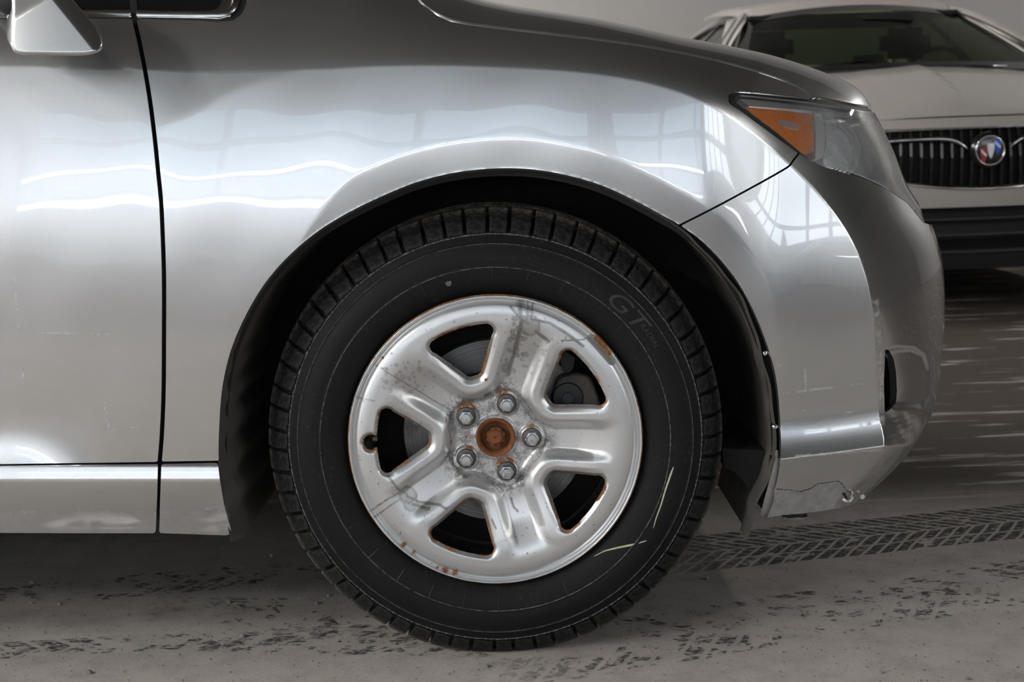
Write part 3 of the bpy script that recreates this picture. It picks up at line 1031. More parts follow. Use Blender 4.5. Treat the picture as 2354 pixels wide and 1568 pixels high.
# ------------------------------------------------------------------ tyre
TR = 0.3665                 # outer radius
def tyre_material(name, dust):
    t = NT(name)
    c = t.coord()
    x, y, z = t.xyz(c)
    r_ = t.math('SQRT', t.math('ADD', t.math('MULTIPLY', x, x), t.math('MULTIPLY', z, z)))
    n1 = t.noise(c, 18, 6, 0.65)
    n2 = t.noise(c, 160, 6, 0.7)
    n3 = t.noise(c, 420, 3, 0.7)
    col = t.mix(n1, (0.0045, 0.0047, 0.005), (0.0095, 0.0098, 0.0102))
    # pale scuffing, heavier towards the shoulder
    sh = t.ramp(r_, 0.315, 0.345)
    sc = t.math('MULTIPLY', t.ramp(n2, 0.56, 0.70), t.ramp(n1, 0.40, 0.62))
    col = t.mix(t.math('MULTIPLY', sc, t.math('ADD', 0.10, t.math('MULTIPLY', sh, 0.28))), col, (0.30, 0.30, 0.295))
    ring = None
    for rr, wd, am in ((0.3240, 0.0010, 0.55), (0.3095, 0.0006, 0.35), (0.2735, 0.0007, 0.38)):
        d = t.math('ABSOLUTE', t.math('SUBTRACT', r_, rr))
        k = t.math('MULTIPLY', t.ramp(d, wd * 1.6, wd * 0.5), am)
        ring = k if ring is None else t.math('MAXIMUM', ring, k)
    ring = t.math('MULTIPLY', ring, t.ramp(n2, 0.34, 0.60))
    col = t.mix(ring, col, (0.34, 0.335, 0.32))
    # dried mud on the running surface
    mud = t.math('MULTIPLY', t.ramp(y, 0.028, 0.05), t.ramp(t.math('ADD', t.math('MULTIPLY', n2, 0.6), t.math('MULTIPLY', n1, 0.4)), 0.40, 0.60))
    mud = t.math('MULTIPLY', mud, t.ramp(r_, 0.345, 0.352))
    col = t.mix(t.math('MULTIPLY', mud, 0.9), col, (0.26, 0.225, 0.19))
    if dust:
        col = t.mix(t.math('MULTIPLY', t.ramp(t.math('ADD', t.math('MULTIPLY', n2, 0.5), t.math('MULTIPLY', n1, 0.5)), 0.42, 0.66), 0.19), col, (0.26, 0.26, 0.255))
    h = t.math('ADD', t.math('MULTIPLY', n2, 0.5), t.math('MULTIPLY', n3, 0.5))
    return t.done(t.bsdf(color=col, rough=t.math('ADD', 0.48, t.math('MULTIPLY', n1, 0.25)), normal=t.bump(h, 0.25, 0.0015), spec=0.2))


M['tyre'] = tyre_material('worn_tyre_rubber', 0.0)
M['tread'] = tyre_material('dusty_tread_rubber', 1.0)
prof = spline([(0.222, 0.020), (0.2285, 0.008), (0.236, 0.0005), (0.246, -0.006), (0.258, -0.0105), (0.2715, -0.0130), (0.2725, -0.0130), (0.2735, -0.0142), (0.2745, -0.0138),
               (0.286, -0.0145), (0.298, -0.0125), (0.3085, -0.0085), (0.3095, -0.0092), (0.3105, -0.0075), (0.320, -0.0020), (0.3240, 0.0010), (0.3265, 0.0030),
               (0.331, 0.0100), (0.339, 0.0220), (0.3470, 0.0350), (0.3535, 0.050), (0.3565, 0.080), (0.3575, 0.115)], 3)
full = np.concatenate([prof, np.stack([prof[::-1, 0], 0.230 - prof[::-1, 1]], 1)[1:]])
NT_ = 288
th = np.linspace(0, 2 * math.pi, NT_, endpoint=False)


def squash(P, floor_z):
    """flatten against the ground, with a little bulge of the sidewall above it"""
    low = np.clip((-(P[..., 2]) - 0.30) / 0.07, 0, 1)
    P[..., 1] = P[..., 1] - 0.006 * low * (P[..., 1] < 0.1) * np.clip((0.34 - np.hypot(P[..., 0], P[..., 2])) / 0.05, 0, 1)
    P[..., 2] = np.maximum(P[..., 2], floor_z)
    return P


TP = np.stack([np.cos(th)[:, None] * full[None, :, 0], np.repeat(full[None, :, 1], NT_, 0), np.sin(th)[:, None] * full[None, :, 0]], 2)
TP = squash(TP, -0.3545)
me = make_mesh('tyre', TP.reshape(-1, 3), [grid_faces(NT_, len(full), True)])
TYRE = put('tyre', me, M['tyre'], CAR)
TYRE.location = HUB
TYRE['label'] = 'black worn winter tyre with chunky shoulder blocks'

# shoulder blocks: 63 of three pitch lengths
pitches = []
pat = [1.0, 1.12, 0.92, 1.06, 0.90, 1.15, 1.0, 0.94, 1.1]
while len(pitches) < 63:
    pitches += pat
pitches = np.array(pitches[:63]); pitches *= 2 * math.pi / pitches.sum()


def block_mesh(name, rows, half, taper=1.0, skew=0.0):
    """rows: (radius, y, tangential half-width factor) from the sidewall up over the shoulder and across; thickness comes from an inner copy"""
    V = []; F = []
    m = len(rows)
    sec = [-1.0, -0.86, 0.0, 0.86, 1.0]
    for (r_, y_, k) in rows:
        for q in sec:
            a = q * half * k + skew * (y_ - 0.03)
            rr = r_ - (0.0016 if abs(q) == 1.0 else 0)
            V.append((math.sin(a) * rr, y_, math.cos(a) * rr))
    for (r_, y_, k) in rows:
        for q in (-1.0, 1.0):
            a = q * half * k * 0.97 + skew * (y_ - 0.03)
            nr = r_ - 0.012
            V.append((math.sin(a) * nr, y_ + 0.006, math.cos(a) * nr))
    n = len(sec)
    for i in range(m - 1):
        for j in range(n - 1):
            F.append((i * n + j, i * n + j + 1, (i + 1) * n + j + 1, (i + 1) * n + j))
        b = m * n
        F.append((i * n, (i + 1) * n, b + (i + 1) * 2, b + i * 2))
        F.append((i * n + n - 1, b + i * 2 + 1, b + (i + 1) * 2 + 1, (i + 1) * n + n - 1))
    b = m * n
    F.append((0, b, b + 1, n - 1)); F.append(tuple(range(1, n))[:0] or (0, 1, 2, 3))
    F.append(((m - 1) * n, (m - 1) * n + n - 1, b + (m - 1) * 2 + 1, b + (m - 1) * 2))
    F = [f for f in F if f != (0, 1, 2, 3)]
    me = bpy.data.meshes.new(name)
    me.from_pydata(V, [], F)
    bm = bmesh.new(); bm.from_mesh(me)
    bmesh.ops.recalc_face_normals(bm, faces=bm.faces)
    bm.to_mesh(me); bm.free()
    me.update()
    return me


sh_rows = [(0.3265, -0.0005, 0.86), (0.3330, 0.0040, 0.88), (0.3450, 0.0140, 0.90), (0.3520, 0.0240, 0.92), (0.3572, 0.0345, 0.94), (0.3620, 0.0420, 0.94), (0.3640, 0.0640, 0.92)]
in_rows = [(0.3625, 0.0700, 0.9), (0.3650, 0.0740, 0.9), (0.3660, 0.0980, 0.9), (0.3640, 0.1040, 0.9)]
cache = {}
ang = R(90)
inner_V = []; inner_F = []
for k, pt in enumerate(pitches):
    mid = ang - pt / 2
    ang -= pt
    key = round(pt, 4)
    if key not in cache:
        cache[key] = (block_mesh('shoulder_block', sh_rows, pt * 0.46), block_mesh('tread_block', in_rows, pt * 0.43, skew=2.0))
        for q in cache[key]:
            q.materials.append(M['tread'])
    for j, nm in enumerate(('shoulder_block', 'tread_block')):
        if math.sin(mid) < -0.985 and j == 1:
            continue
        o = put(nm, cache[key][j], None, TYRE)
        o.rotation_euler = (0, R(90) - mid, 0)
    # far half of the tread, hidden from here: joined
    for rows in (in_rows, sh_rows):
        me_ = cache[key][0 if rows is sh_rows else 1]
        b0 = len(inner_V)
        rot = Matrix.Rotation(R(90) - mid, 3, 'Y')
        for v in me_.vertices:
            p = rot @ v.co
            inner_V.append((p.x, 0.230 - p.y, max(p.z, -0.3555)))
        for f in me_.polygons:
            inner_F.append([b0 + i for i in f.vertices])
me = bpy.data.meshes.new('far_tread'); me.from_pydata(inner_V, [], inner_F)
o = put('far_tread', me, M['tyre'], TYRE, kind='stuff')

# raised sidewall lettering and radial mould lines
def ring_text(txt, size, r0, a_mid, parent, mat, shear=0.0, name='raised_lettering', squeeze=1.0):
    cu = bpy.data.curves.new('txt', 'FONT')
    cu.body = txt; cu.size = size; cu.align_x = 'CENTER'; cu.shear = shear; cu.extrude = 0.0
    ob = bpy.data.objects.new('txt', cu); COL.objects.link(ob)
    dg = bpy.context.evaluated_depsgraph_get()
    me0 = bpy.data.meshes.new_from_object(ob.evaluated_get(dg))
    bpy.data.objects.remove(ob); bpy.data.curves.remove(cu)
    bm = bmesh.new(); bm.from_mesh(me0)
    bmesh.ops.subdivide_edges(bm, edges=[e for e in bm.edges if e.calc_length() > 0.006], cuts=2)
    r_ = bmesh.ops.extrude_face_region(bm, geom=bm.faces[:])
    for v in r_['geom']:
        if isinstance(v, bmesh.types.BMVert):
            v.co.z = 1.0
    for v in bm.verts:
        rr = r0 + v.co.y
        a = a_mid - v.co.x * squeeze / r0
        y_ = float(np.interp(rr, prof[:, 0], prof[:, 1]))
        v.co = Vector((math.cos(a) * rr, y_ - (0.0007 if v.co.z > 0.5 else -0.001), math.sin(a) * rr))
    bmesh.ops.recalc_face_normals(bm, faces=bm.faces)
    bm.to_mesh(me0); bm.free()
    me0.materials.clear()
    return put(name, me0, mat, parent)


M['tyre_text'] = simple('moulded_lettering_rubber', (0.016, 0.016, 0.017), 0.4, var=0.3, scale=60)
ring_text('GT', 0.036, 0.279, R(44), TYRE, M['tyre_text'], 0.25, squeeze=1.5)
ring_text('RADIAL', 0.012, 0.288, R(33), TYRE, M['tyre_text'], 0.2, squeeze=1.1)
for k in range(30):
    a = R(12 * k + 5)
    pts = []
    for q in np.linspace(0, 1, 4):
        rr = 0.252 + 0.020 * q
        pts.append((math.cos(a) * rr, float(np.interp(rr, prof[:, 0], prof[:, 1])) - 0.0002, math.sin(a) * rr))
    BM().tube(pts, 0.0007, 4).build('mould_rib', M['tyre_text'], TYRE)
# chalk strokes and a balance dot on the sidewall
M['chalk'] = simple('yellow_chalk', (0.50, 0.50, 0.36), 0.9, var=0.35, scale=300)
M['dot'] = simple('grey_balance_dot', (0.10, 0.10, 0.10), 0.8)


def on_wall(px, py):
    q = unproj(px, py, -0.012) - HUB
    rr = math.hypot(q[0], q[2])
    y_ = float(np.interp(rr, prof[:, 0], prof[:, 1]))
    q = unproj(px, py, y_) - HUB
    rr = math.hypot(q[0], q[2])
    return (q[0], float(np.interp(rr, prof[:, 0], prof[:, 1])) - 0.0006, q[2])


for pts, r0_ in (([(1366, 1278), (1390, 1266), (1420, 1259), (1450, 1253), (1457, 1251)], 0.0016), ([(1468, 1249), (1476, 1246), (1486, 1243)], 0.0012),
             ([(1502, 1214), (1508, 1192), (1520, 1160), (1530, 1125), (1542, 1090), (1548, 1074)], 0.0014)):
    BM().tube([on_wall(*p) for p in pts], [r0_ * q for q in np.interp(np.linspace(0, 1, len(pts)), [0, 0.3, 0.8, 1], [0.4, 0.8, 1.2, 0.6])], 6).build('chalk_mark', M['chalk'], TYRE)
p_ = on_wall(1031, 651)
BM().lathe([(0.0001, -0.0003), (0.0048, 0.0)], 20, p_).build('balance_dot', M['dot'], TYRE)

# ------------------------------------------------------------------ wheel
def rim_material():
    t = NT('worn_silver_wheel_paint')
    c = t.coord()
    n1 = t.noise(c, 60, 6, 0.65)
    n2 = t.noise(c, 300, 5, 0.7)
    n0 = t.noise(c, 14, 4, 0.6)
    base = t.mix(n0, (0.58, 0.59, 0.60), (0.67, 0.68, 0.69))
    # specks of dirt
    n4 = t.noise(c, 170, 2, 0.5)
    base = t.mix(t.ramp(n4, 0.70, 0.73, 0, 0.7), base, (0.16, 0.15, 0.14))
    st = t.attr('stain')
    base = t.mix(t.math('MULTIPLY', st, t.ramp(n1, 0.25, 0.6, 0.65, 1.0)), base, (0.17, 0.165, 0.155))
    peel = t.attr('peel')
    pm = t.ramp(t.math('ADD', peel, t.math('MULTIPLY', n2, 0.3)), 0.62, 0.70)
    base = t.mix(pm, base, t.mix(n1, (0.16, 0.16, 0.155), (0.30, 0.29, 0.28)))
    hub = t.attr('hub')
    hd = t.math('MULTIPLY', hub, t.ramp(t.math('ADD', t.math('MULTIPLY', n1, 0.6), t.math('MULTIPLY', n2, 0.4)), 0.42, 0.58))
    base = t.mix(hd, base, (0.10, 0.09, 0.08))
    rust = t.attr('rust')
    rn = t.math('ADD', t.math('MULTIPLY', n1, 0.65), t.math('MULTIPLY', n2, 0.35))
    rm = t.ramp(t.math('ADD', rust, t.math('MULTIPLY', t.math('SUBTRACT', rn, 0.5), 1.5)), 0.56, 0.66)
    halo = t.ramp(t.math('ADD', rust, t.math('MULTIPLY', t.math('SUBTRACT', n1, 0.5), 0.9)), 0.30, 0.75, 0, 0.45)
    base = t.mix(halo, base, (0.38, 0.24, 0.13))
    rc = t.mix(t.ramp(n2, 0.3, 0.7), (0.05, 0.022, 0.012), (0.36, 0.155, 0.05))
    base = t.mix(rm, base, rc)
    any_ = t.math('MAXIMUM', t.math('MAXIMUM', rm, pm), t.math('MULTIPLY', hd, 0.8))
    metal = t.math('MULTIPLY', t.math('SUBTRACT', 1.0, any_), 0.8)
    rough = t.math('ADD', 0.33, t.math('MULTIPLY', any_, 0.5))
    h = t.math('ADD', t.math('MULTIPLY', n2, 0.25), t.math('MULTIPLY', rm, 0.8))
    return t.done(t.bsdf(color=base, rough=rough, metal=metal, coat=t.math('MULTIPLY', t.math('SUBTRACT', 1.0, any_), 0.35), coat_rough=0.25, normal=t.bump(h, 0.35, 0.0012)))


M['rim'] = rim_material()
RIM_R = 0.2312
WIN_A = [R(34), R(106), R(178), R(250), R(322)]
LUG_A = [R(70), R(142), R(214), R(286), R(358)]
NTH, NR = 900, 190
thg = np.linspace(0, 2 * math.pi, NTH, endpoint=False)
rg = np.concatenate([np.linspace(0.0308, 0.215, 150), np.linspace(0.216, RIM_R, 40)])
NR = len(rg)
TH, RG = np.meshgrid(thg, rg, indexing='ij')
XX, ZZ = RG * np.cos(TH), RG * np.sin(TH)
rho = 0.011
wpoly = [(0.1165, -0.0035), (0.1165, 0.0035), (0.1670, 0.0375)] + [(0.1745 * math.cos(a), 0.1745 * math.sin(a)) for a in np.linspace(R(13.4), R(-13.4), 7)] + [(0.1670, -0.0375)]
dw = np.full(XX.shape, 9.0)
for a in WIN_A:
    u = XX * math.cos(a) + ZZ * math.sin(a); v = -XX * math.sin(a) + ZZ * math.cos(a)
    d = sdf_poly(wpoly, u, v) - rho
    if abs(a - R(178)) < 1e-6:        # valve notch in the left window
        d = np.minimum(d, np.hypot(u - 0.1945, v - 0.002) - 0.012)
    dw = np.minimum(dw, d)
ridge = (0.45 + 0.55 * sstep(-0.002, 0.014, dw)) * sstep(0.041, 0.021, dw)
ring = sstep(0.128, 0.197, RG)
h_rel = 1 - (1 - ridge * sstep(0.062, 0.080, RG)) * (1 - ring)
lugc = np.cos(5 * (TH - LUG_A[0]))
pad_r = 0.0715 + 0.0055 * lugc
pad = sstep(pad_r + 0.008, pad_r - 0.006, RG)
Hh = -0.004 - 0.013 * sstep(0.19, 0.085, RG) + 0.0130 * h_rel
Hh = Hh - 0.0035 * np.clip((RG - 0.200) / 0.020, 0, 1) ** 2
Hh = np.where(RG > 0.205, Hh - 0.004 * sstep(0.214, 0.2235, RG) + 0.0075 * sstep(0.2225, 0.2275, RG) - 0.006 * sstep(0.2290, RIM_R, RG), Hh)
Hh = Hh * (1 - pad) + (-0.028) * pad
Hh = Hh - 0.006 * sstep(0.006, -0.002, dw) * (dw < 0.01)
for a in LUG_A:
    dl = np.hypot(XX - 0.0571 * math.cos(a), ZZ - 0.0571 * math.sin(a))
    Hh = Hh + 0.005 * sstep(0.0215, 0.016, dl)
Hh = Hh + 0.003 * sstep(0.037, 0.033, RG)
Hh = Hh + 0.0012
RIMP = np.stack([XX, -Hh, ZZ], 2)
RIMN = grid_normals(RIMP)
if RIMN[0, 100, 1] > 0:
    RIMN = -RIMN
WX, WY = proj(RIMP + HUB)
rust = np.clip(1 - dw / 0.0085, 0, 1) ** 0.8 * 1.0
rust = rust * (0.66 + 0.45 * noise2(XX * 60, ZZ * 60, 11).clip(-1, 1))
edge = sstep(0.2268, 0.2300, RG) * (0.70 + 0.25 * noise2(XX * 40, ZZ * 40, 5))
rust = np.maximum(rust, edge)
for (a, b, r_, s_) in [(1025, 1312, 20, 0.85), (1045, 1316, 18, 0.8), (1005, 1306, 12, .75), (930, 1250, 11, 0.85), (952, 1268, 10, 0.85), (880, 822, 9, 0.75), (1117, 873, 8, 0.85),
                       (1245, 872, 4, 0.6), (850, 1010, 20, 0.45), (846, 990, 12, 0.5), (1370, 1165, 6, 0.7), (1316, 1221, 6, 0.7), (1215, 1319, 4, 0.6), (1072, 1004, 6, 0.8), (1114, 1065, 7, 0.65)]:
    d = np.hypot(WX - a, WY - b)
    rust = np.maximum(rust, np.clip(1.15 - d / r_, 0, 1) * s_)
for a in LUG_A:
    ex, ez = 0.0571 * math.cos(a), 0.0571 * math.sin(a) + 0.004
    dl = np.hypot(XX - ex, ZZ - ez)
    rust = np.maximum(rust, 0.62 * sstep(0.0235, 0.0165, dl) * (0.55 + 0.45 * sstep(-0.004, 0.012, ZZ - ez)))
rust = np.maximum(rust, 0.5 * sstep(0.0345, 0.0318, RG))
# splashes
stain = np.zeros_like(WX)
wob = 3.0 * noise2(WX * 0.12, WY * 0.12, 21)


def blob(cx, cy, r_, am=1.0):
    global stain
    d = np.hypot(WX - cx + wob, WY - cy + wob) / r_
    stain = np.maximum(stain, am * (0.55 * (d < 1) + 0.45 * np.exp(-((d - 0.95) / 0.16) ** 2)))


def streak(pts, wd, am=1.0):
    global stain
    d, _ = dist_line(pts, WX + wob * 0.5, WY + wob * 0.5)
    stain = np.maximum(stain, am * sstep(wd, wd * 0.4, d))


blob(1218, 747, 24, 0.75)
for ln, wd in [([(1174, 706), (1200, 735), (1215, 745)], 5), ([(1225, 735), (1262, 742), (1300, 765), (1340, 795)], 5), ([(1232, 762), (1262, 785)], 6), ([(1195, 695), (1198, 745), (1185, 800), (1168, 860)], 7),
               ([(1213, 695), (1210, 740)], 3), ([(1225, 697), (1220, 735)], 2.5), ([(1290, 783), (1340, 780), (1368, 770)], 2.5),
               ([(893, 1095), (915, 1125), (935, 1135)], 4), ([(920, 1130), (850, 1175)], 2), ([(922, 1145), (858, 1190)], 2), ([(935, 1140), (965, 1155), (1010, 1160), (1025, 1170)], 5), ([(950, 1160), (985, 1170)], 6),
               ([(862, 838), (900, 862), (1030, 940)], 1.6), ([(818, 913), (862, 922)], 1.6), ([(1175, 1145), (1180, 1165), (1190, 1175)], 4), ([(1132, 1195), (1140, 1215)], 3.0)]:
    streak(ln, wd, 0.85)
blob(937, 1138, 20, 0.8); blob(945, 1160, 16, 0.7)
rs = np.random.default_rng(5)
for k in range(70):
    q = rs.random()
    blob(1205 - 40 * q + rs.normal(0, 11), 700 + 175 * q + rs.normal(0, 8), rs.uniform(2, 6.5), 0.8)
for k in range(45):
    blob(935 + rs.normal(0, 34), 865 + rs.normal(0, 26), rs.uniform(1.5, 6), 0.6)
for k in range(40):
    blob(1240 + rs.normal(0, 40), 820 + rs.normal(0, 30), rs.uniform(1.2, 4), 0.7)
d, _ = dist_line([(1360, 778), (1385, 806), (1406, 830)], WX, WY)
peel = sstep(12, 8, d) * sstep(0.2262, 0.2248, RG)
d, _ = dist_line([(1372, 778), (1400, 812)], WX, WY)
rust = np.maximum(rust, 0.9 * sstep(8, 5, d) * sstep(0.219, 0.2235, RG))
for (a, b, r_) in [(845, 1032, 9), (862, 1078, 10)]:
    pass
hubd = pad * 0.72 + 1.0 * sstep(0.108, 0.078, RG) * sstep(0.5, 0.1, h_rel) * (1 - pad)  # hub grime, with the recess shade painted in around the pad
WHEEL = clip_grid('wheel', RIMP, -dw, RIMN, 0.010, wrap_u=True, mat=M['rim'], parent=CAR, attrs={'rust': rust, 'stain': stain, 'peel': peel, 'hub': hubd})
WHEEL.location = HUB
WHEEL['label'] = 'silver five-spoke steel wheel with rust-edged windows'
# barrel of the rim
M['barrel'] = simple('dirty_rim_barrel', (0.06, 0.058, 0.055), 0.55, metal=0.5, var=0.4, scale=30)
BM().lathe([(RIM_R, 0.0035), (0.229, 0.012), (0.215, 0.018), (0.205, 0.030), (0.200, 0.09), (0.205, 0.20), (0.225, 0.215)], 96).build('rim_barrel', M['barrel'], WHEEL, smooth=True)

M['nut'] = simple('bright_zinc_nut', (0.52, 0.54, 0.56), 0.28, metal=1.0, var=0.2, scale=160, bump=0.15)
M['nut_washer'] = simple('dull_nut_flange', (0.11, 0.108, 0.105), 0.45, metal=0.8, var=0.35, scale=120)
M['rust_solid'] = None


def rust_material():
    t = NT('rusted_hub_iron')
    c = t.coord()
    n = t.noise(c, 90, 6, 0.65); n2 = t.noise(c, 380, 5, 0.7)
    col = t.mix(n, (0.085, 0.028, 0.012), (0.30, 0.115, 0.035))
    col = t.mix(t.ramp(n2, 0.58, 0.72, 0, 0.7), col, (0.035, 0.018, 0.012))
    return t.done(t.bsdf(color=col, rough=0.85, normal=t.bump(t.math('ADD', n, n2), 0.6, 0.0015)))


M['rust_solid'] = rust_material()
for i, a in enumerate(LUG_A):
    nut = empty('lug_nut', (0, 0, 0))
    bpy.data.objects.remove(nut)
    cx2, cz2 = 0.0571 * math.cos(a), 0.0571 * math.sin(a)
    yb = 0.0218
    # flanged seat, hexagon, chamfered crown in one turned part
    b = BM()
    b.lathe([(0.0140, yb + 0.004), (0.0158, yb), (0.0158, yb - 0.0022), (0.0146, yb - 0.0038), (0.0100, yb - 0.0046)], 28, (cx2, 0, cz2))
    seat = b.build('nut_flange', M['nut_washer'], WHEEL, smooth='auto')
    b = BM()
    ph_ = a * 1.7 + i
    b.lathe([(0.0118, yb - 0.003), (0.0118, yb - 0.0135), (0.0106, yb - 0.0150), (0.0080, yb - 0.0154)], 6, (cx2, 0, cz2), phase=ph_)
    b.lathe([(0.0083, yb - 0.0145), (0.0083, yb - 0.0205), (0.0074, yb - 0.0220), (0.0001, yb - 0.0223)], 24, (cx2, 0, cz2))
    b.build('lug_nut', M['nut'], WHEEL, smooth='auto')
# rusted hub in the centre bore: collar, well, spindle nut and stub
b = BM()
b.lathe([(0.0312, 0.030), (0.0312, 0.0205), (0.0300, 0.0190), (0.0285, 0.0195), (0.0262, 0.0220), (0.0245, 0.0255), (0.0235, 0.0330), (0.0232, 0.040), (0.0001, 0.040)], 56)
b.build('hub_collar', M['rust_solid'], WHEEL, smooth='auto')
b = BM()
b.lathe([(0.0150, 0.041), (0.0150, 0.0310), (0.0140, 0.0295), (0.0112, 0.0285), (0.0112, 0.0235), (0.0100, 0.0220), (0.0090, 0.0212), (0.0022, 0.0212), (0.0016, 0.0235), (0.0001, 0.0238)], 40)
b.build('spindle', M['rust_solid'], WHEEL, smooth='auto')
b = BM()
for k in range(8):
    a = 2 * math.pi * k / 8 + 0.3
    b.lathe([(0.0001, 0.0270), (0.0030, 0.0270), (0.0034, 0.0285), (0.0034, 0.034)], 6, (0.0128 * math.cos(a), 0, 0.0128 * math.sin(a)))
b.build('castle_nut', M['rust_solid'], WHEEL, kind='stuff')
# valve stem in the left window
vx = unproj(860, 1006, 0.02) - HUB
BM().tube([(vx[0] - 0.012, 0.045, vx[2]), (vx[0], 0.022, vx[2]), (vx[0] + 0.002, 0.010, vx[2])], [0.006, 0.005, 0.0042], 12).build('valve_stem', M['black_plastic'], WHEEL, smooth=True)
BM().lathe([(0.0001, 0.004), (0.0045, 0.005), (0.0055, 0.010), (0.0050, 0.016)], 14, (vx[0] + 0.002, 0, vx[2])).build('valve_cap', M['nut_washer'], WHEEL, smooth=True)

# ------------------------------------------------------------------ brake
M['disc'] = None


def disc_material():
    t = NT('scored_brake_disc')
    c = t.coord()
    x, y, z = t.xyz(c)
    r_ = t.math('SQRT', t.math('ADD', t.math('MULTIPLY', x, x), t.math('MULTIPLY', z, z)))
    nd = t.n('ShaderNodeCombineXYZ'); t.L(t.math('MULTIPLY', r_, 700.0), nd.inputs[0])
    n = t.noise(nd.outputs[0], 1.0, 3, 0.7)
    n2 = t.noise(c, 30, 4)
    col = t.mix(t.ramp(n, 0.3, 0.7), (0.05, 0.05, 0.052), (0.30, 0.30, 0.305))
    col = t.mix(t.ramp(n2, 0.45, 0.7, 0, 0.6), col, (0.05, 0.045, 0.04))
    return t.done(t.bsdf(color=col, rough=0.42, metal=0.85, normal=t.bump(n, 0.3, 0.001)))


M['disc'] = disc_material()
DISC = BM().lathe([(0.030, 0.062), (0.092, 0.062), (0.098, 0.074), (0.100, 0.078), (0.148, 0.078), (0.150, 0.080), (0.150, 0.100), (0.1, 0.102)], 96).build('brake_disc', M['disc'], CAR, smooth='auto')
DISC.location = HUB
M['cast'] = simple('cast_iron_caliper', (0.085, 0.080, 0.075), 0.6, metal=0.4, var=0.4, scale=40, bump=0.4)
cal = BM()
pc = [unproj(a, b, 0.05) for a, b in [(1282, 870), (1300, 862), (1330, 858), (1358, 866), (1372, 900), (1385, 940), (1375, 968), (1300, 968), (1276, 930), (1270, 900)]]
cal.prism(pc, (0, 0.07, 0))
CAL = cal.build('brake_caliper', M['cast'], CAR)
md = CAL.modifiers.new('bevel', 'BEVEL'); md.width = 0.006; md.segments = 3
pc = unproj(1306, 916, 0.042)
BM().lathe([(0.0001, 0.0), (0.009, 0.0), (0.0095, 0.002), (0.0095, 0.004), (0.023, 0.005), (0.026, 0.010), (0.026, 0.03)], 32, pc).build('caliper_piston_cover', M['black_plastic'], CAL, smooth='auto')
pc = [unproj(a, b, 0.07) for a, b in [(1290, 800), (1305, 812), (1322, 822), (1316, 850), (1304, 860), (1292, 850), (1288, 826)]]
BM().prism(pc, (0, 0.02, 0)).build('brake_hose_bracket', M['black_plastic'], CAL)
# dust shield and knuckle behind
BM().lathe([(0.03, 0.112), (0.155, 0.112), (0.198, 0.122), (0.200, 0.15)], 64, tuple(HUB)).build('dust_shield', M['void'], CAR)
b = BM()
b.tube([(0, 0.10, 0.356), (0, 0.9, 0.34)], 0.022, 12)
b.build('drive_shaft', M['void'], CAR)
# ------------------------------------------------------------------ headlight
def lens_material():
    t = NT('hazed_clear_lens')
    c = t.coord()
    n = t.noise(c, 22, 5, 0.6)
    tr = t.n('ShaderNodeBsdfTransparent'); tr.inputs[0].default_value = (0.93, 0.94, 0.95, 1)
    hz = t.n('ShaderNodeBsdfDiffuse'); t.setin(hz.inputs[0], (0.78, 0.79, 0.80, 1))
    gl = t.n('ShaderNodeBsdfGlossy'); gl.inputs['Roughness'].default_value = 0.04
    m1 = t.n('ShaderNodeMixShader'); t.setin(m1.inputs[0], t.math('MULTIPLY', t.ramp(n, 0.3, 0.75, 0.16, 0.40), t.ramp(t.xyz(c)[0], 0.46, 0.56, 0.12, 1.0))); t.L(tr.outputs[0], m1.inputs[1]); t.L(hz.outputs[0], m1.inputs[2])
    fr = t.n('ShaderNodeFresnel'); fr.inputs[0].default_value = 1.5
    m2 = t.n('ShaderNodeMixShader'); t.L(fr.outputs[0], m2.inputs[0]); t.L(m1.outputs[0], m2.inputs[1]); t.L(gl.outputs[0], m2.inputs[2])
    return t.done(m2.outputs[0])


M['lens'] = lens_material()
M['amber'] = simple('amber_reflector', (1.0, 0.27, 0.012), 0.28, var=0.12, scale=120, bump=0.25, coat=1.0)
M['lamp_silver'] = simple('lamp_bowl_silver', (0.60, 0.61, 0.62), 0.4, metal=0.5, var=0.15, scale=25)
M['lamp_rib'] = simple('ribbed_silver', (0.88, 0.89, 0.90), 0.35, metal=0.4, var=0.08, scale=40)


def layer(name, poly, offs, mat, parent, extra=None, flange=0.006, wave=None, rows=None, sdf=None):
    """piece of the body surface, sunk (offs > 0) or proud, inside a traced outline"""
    r0, r1 = rows or (0, VSIL + 1)
    o_ = offs if wave is None else offs + wave
    o_ = o_ if np.isscalar(o_) else o_[..., None]
    P = BODY - BN * o_
    P = P[:, r0:r1]
    x, y = proj(P)
    s = sdf(x, y) if sdf is not None else sdf_poly(poly, x, y)
    if extra is not None:
        s = np.maximum(s, extra[:, r0:r1])
    return clip_grid(name, P, s, BN[:, r0:r1], flange, mat=mat, parent=parent)


LENS_POLY = np.concatenate([spline([(1688, 229), (1690, 222), (1704, 219), (1790, 227), (1876, 237), (1950, 250), (2032, 265), (2046, 287), (2076, 346), (2101, 420), (2119, 498), (2126, 514)], 5),
                            spline([(2126, 514), (2082, 464), (2036, 431), (1976, 402), (1905, 381), (1868, 371), (1842, 351), (1781, 301), (1725, 259), (1695, 237), (1688, 229)], 5)[1:-1]])
HEAD = layer('headlight', HL_POLY, 0.030, M['lamp_silver'], CAR, flange=0.004)
HEAD['label'] = 'cloudy headlight with amber side reflector'
def ring_sdf(x, y):
    return np.maximum(sdf_poly(HL_POLY, x, y), -sdf_poly(LENS_POLY, x, y))
layer('headlight_seal', None, 0.003, M['rubber_seal'], HEAD, sdf=ring_sdf, flange=0.045)
layer('headlight_lens', LENS_POLY, 0.0005, M['lens'], HEAD, flange=0.003)
AMB = [(1712, 246), (1722, 247), (1816, 256), (1868, 263), (1870, 349), (1840, 350), (1781, 304), (1735, 268)]
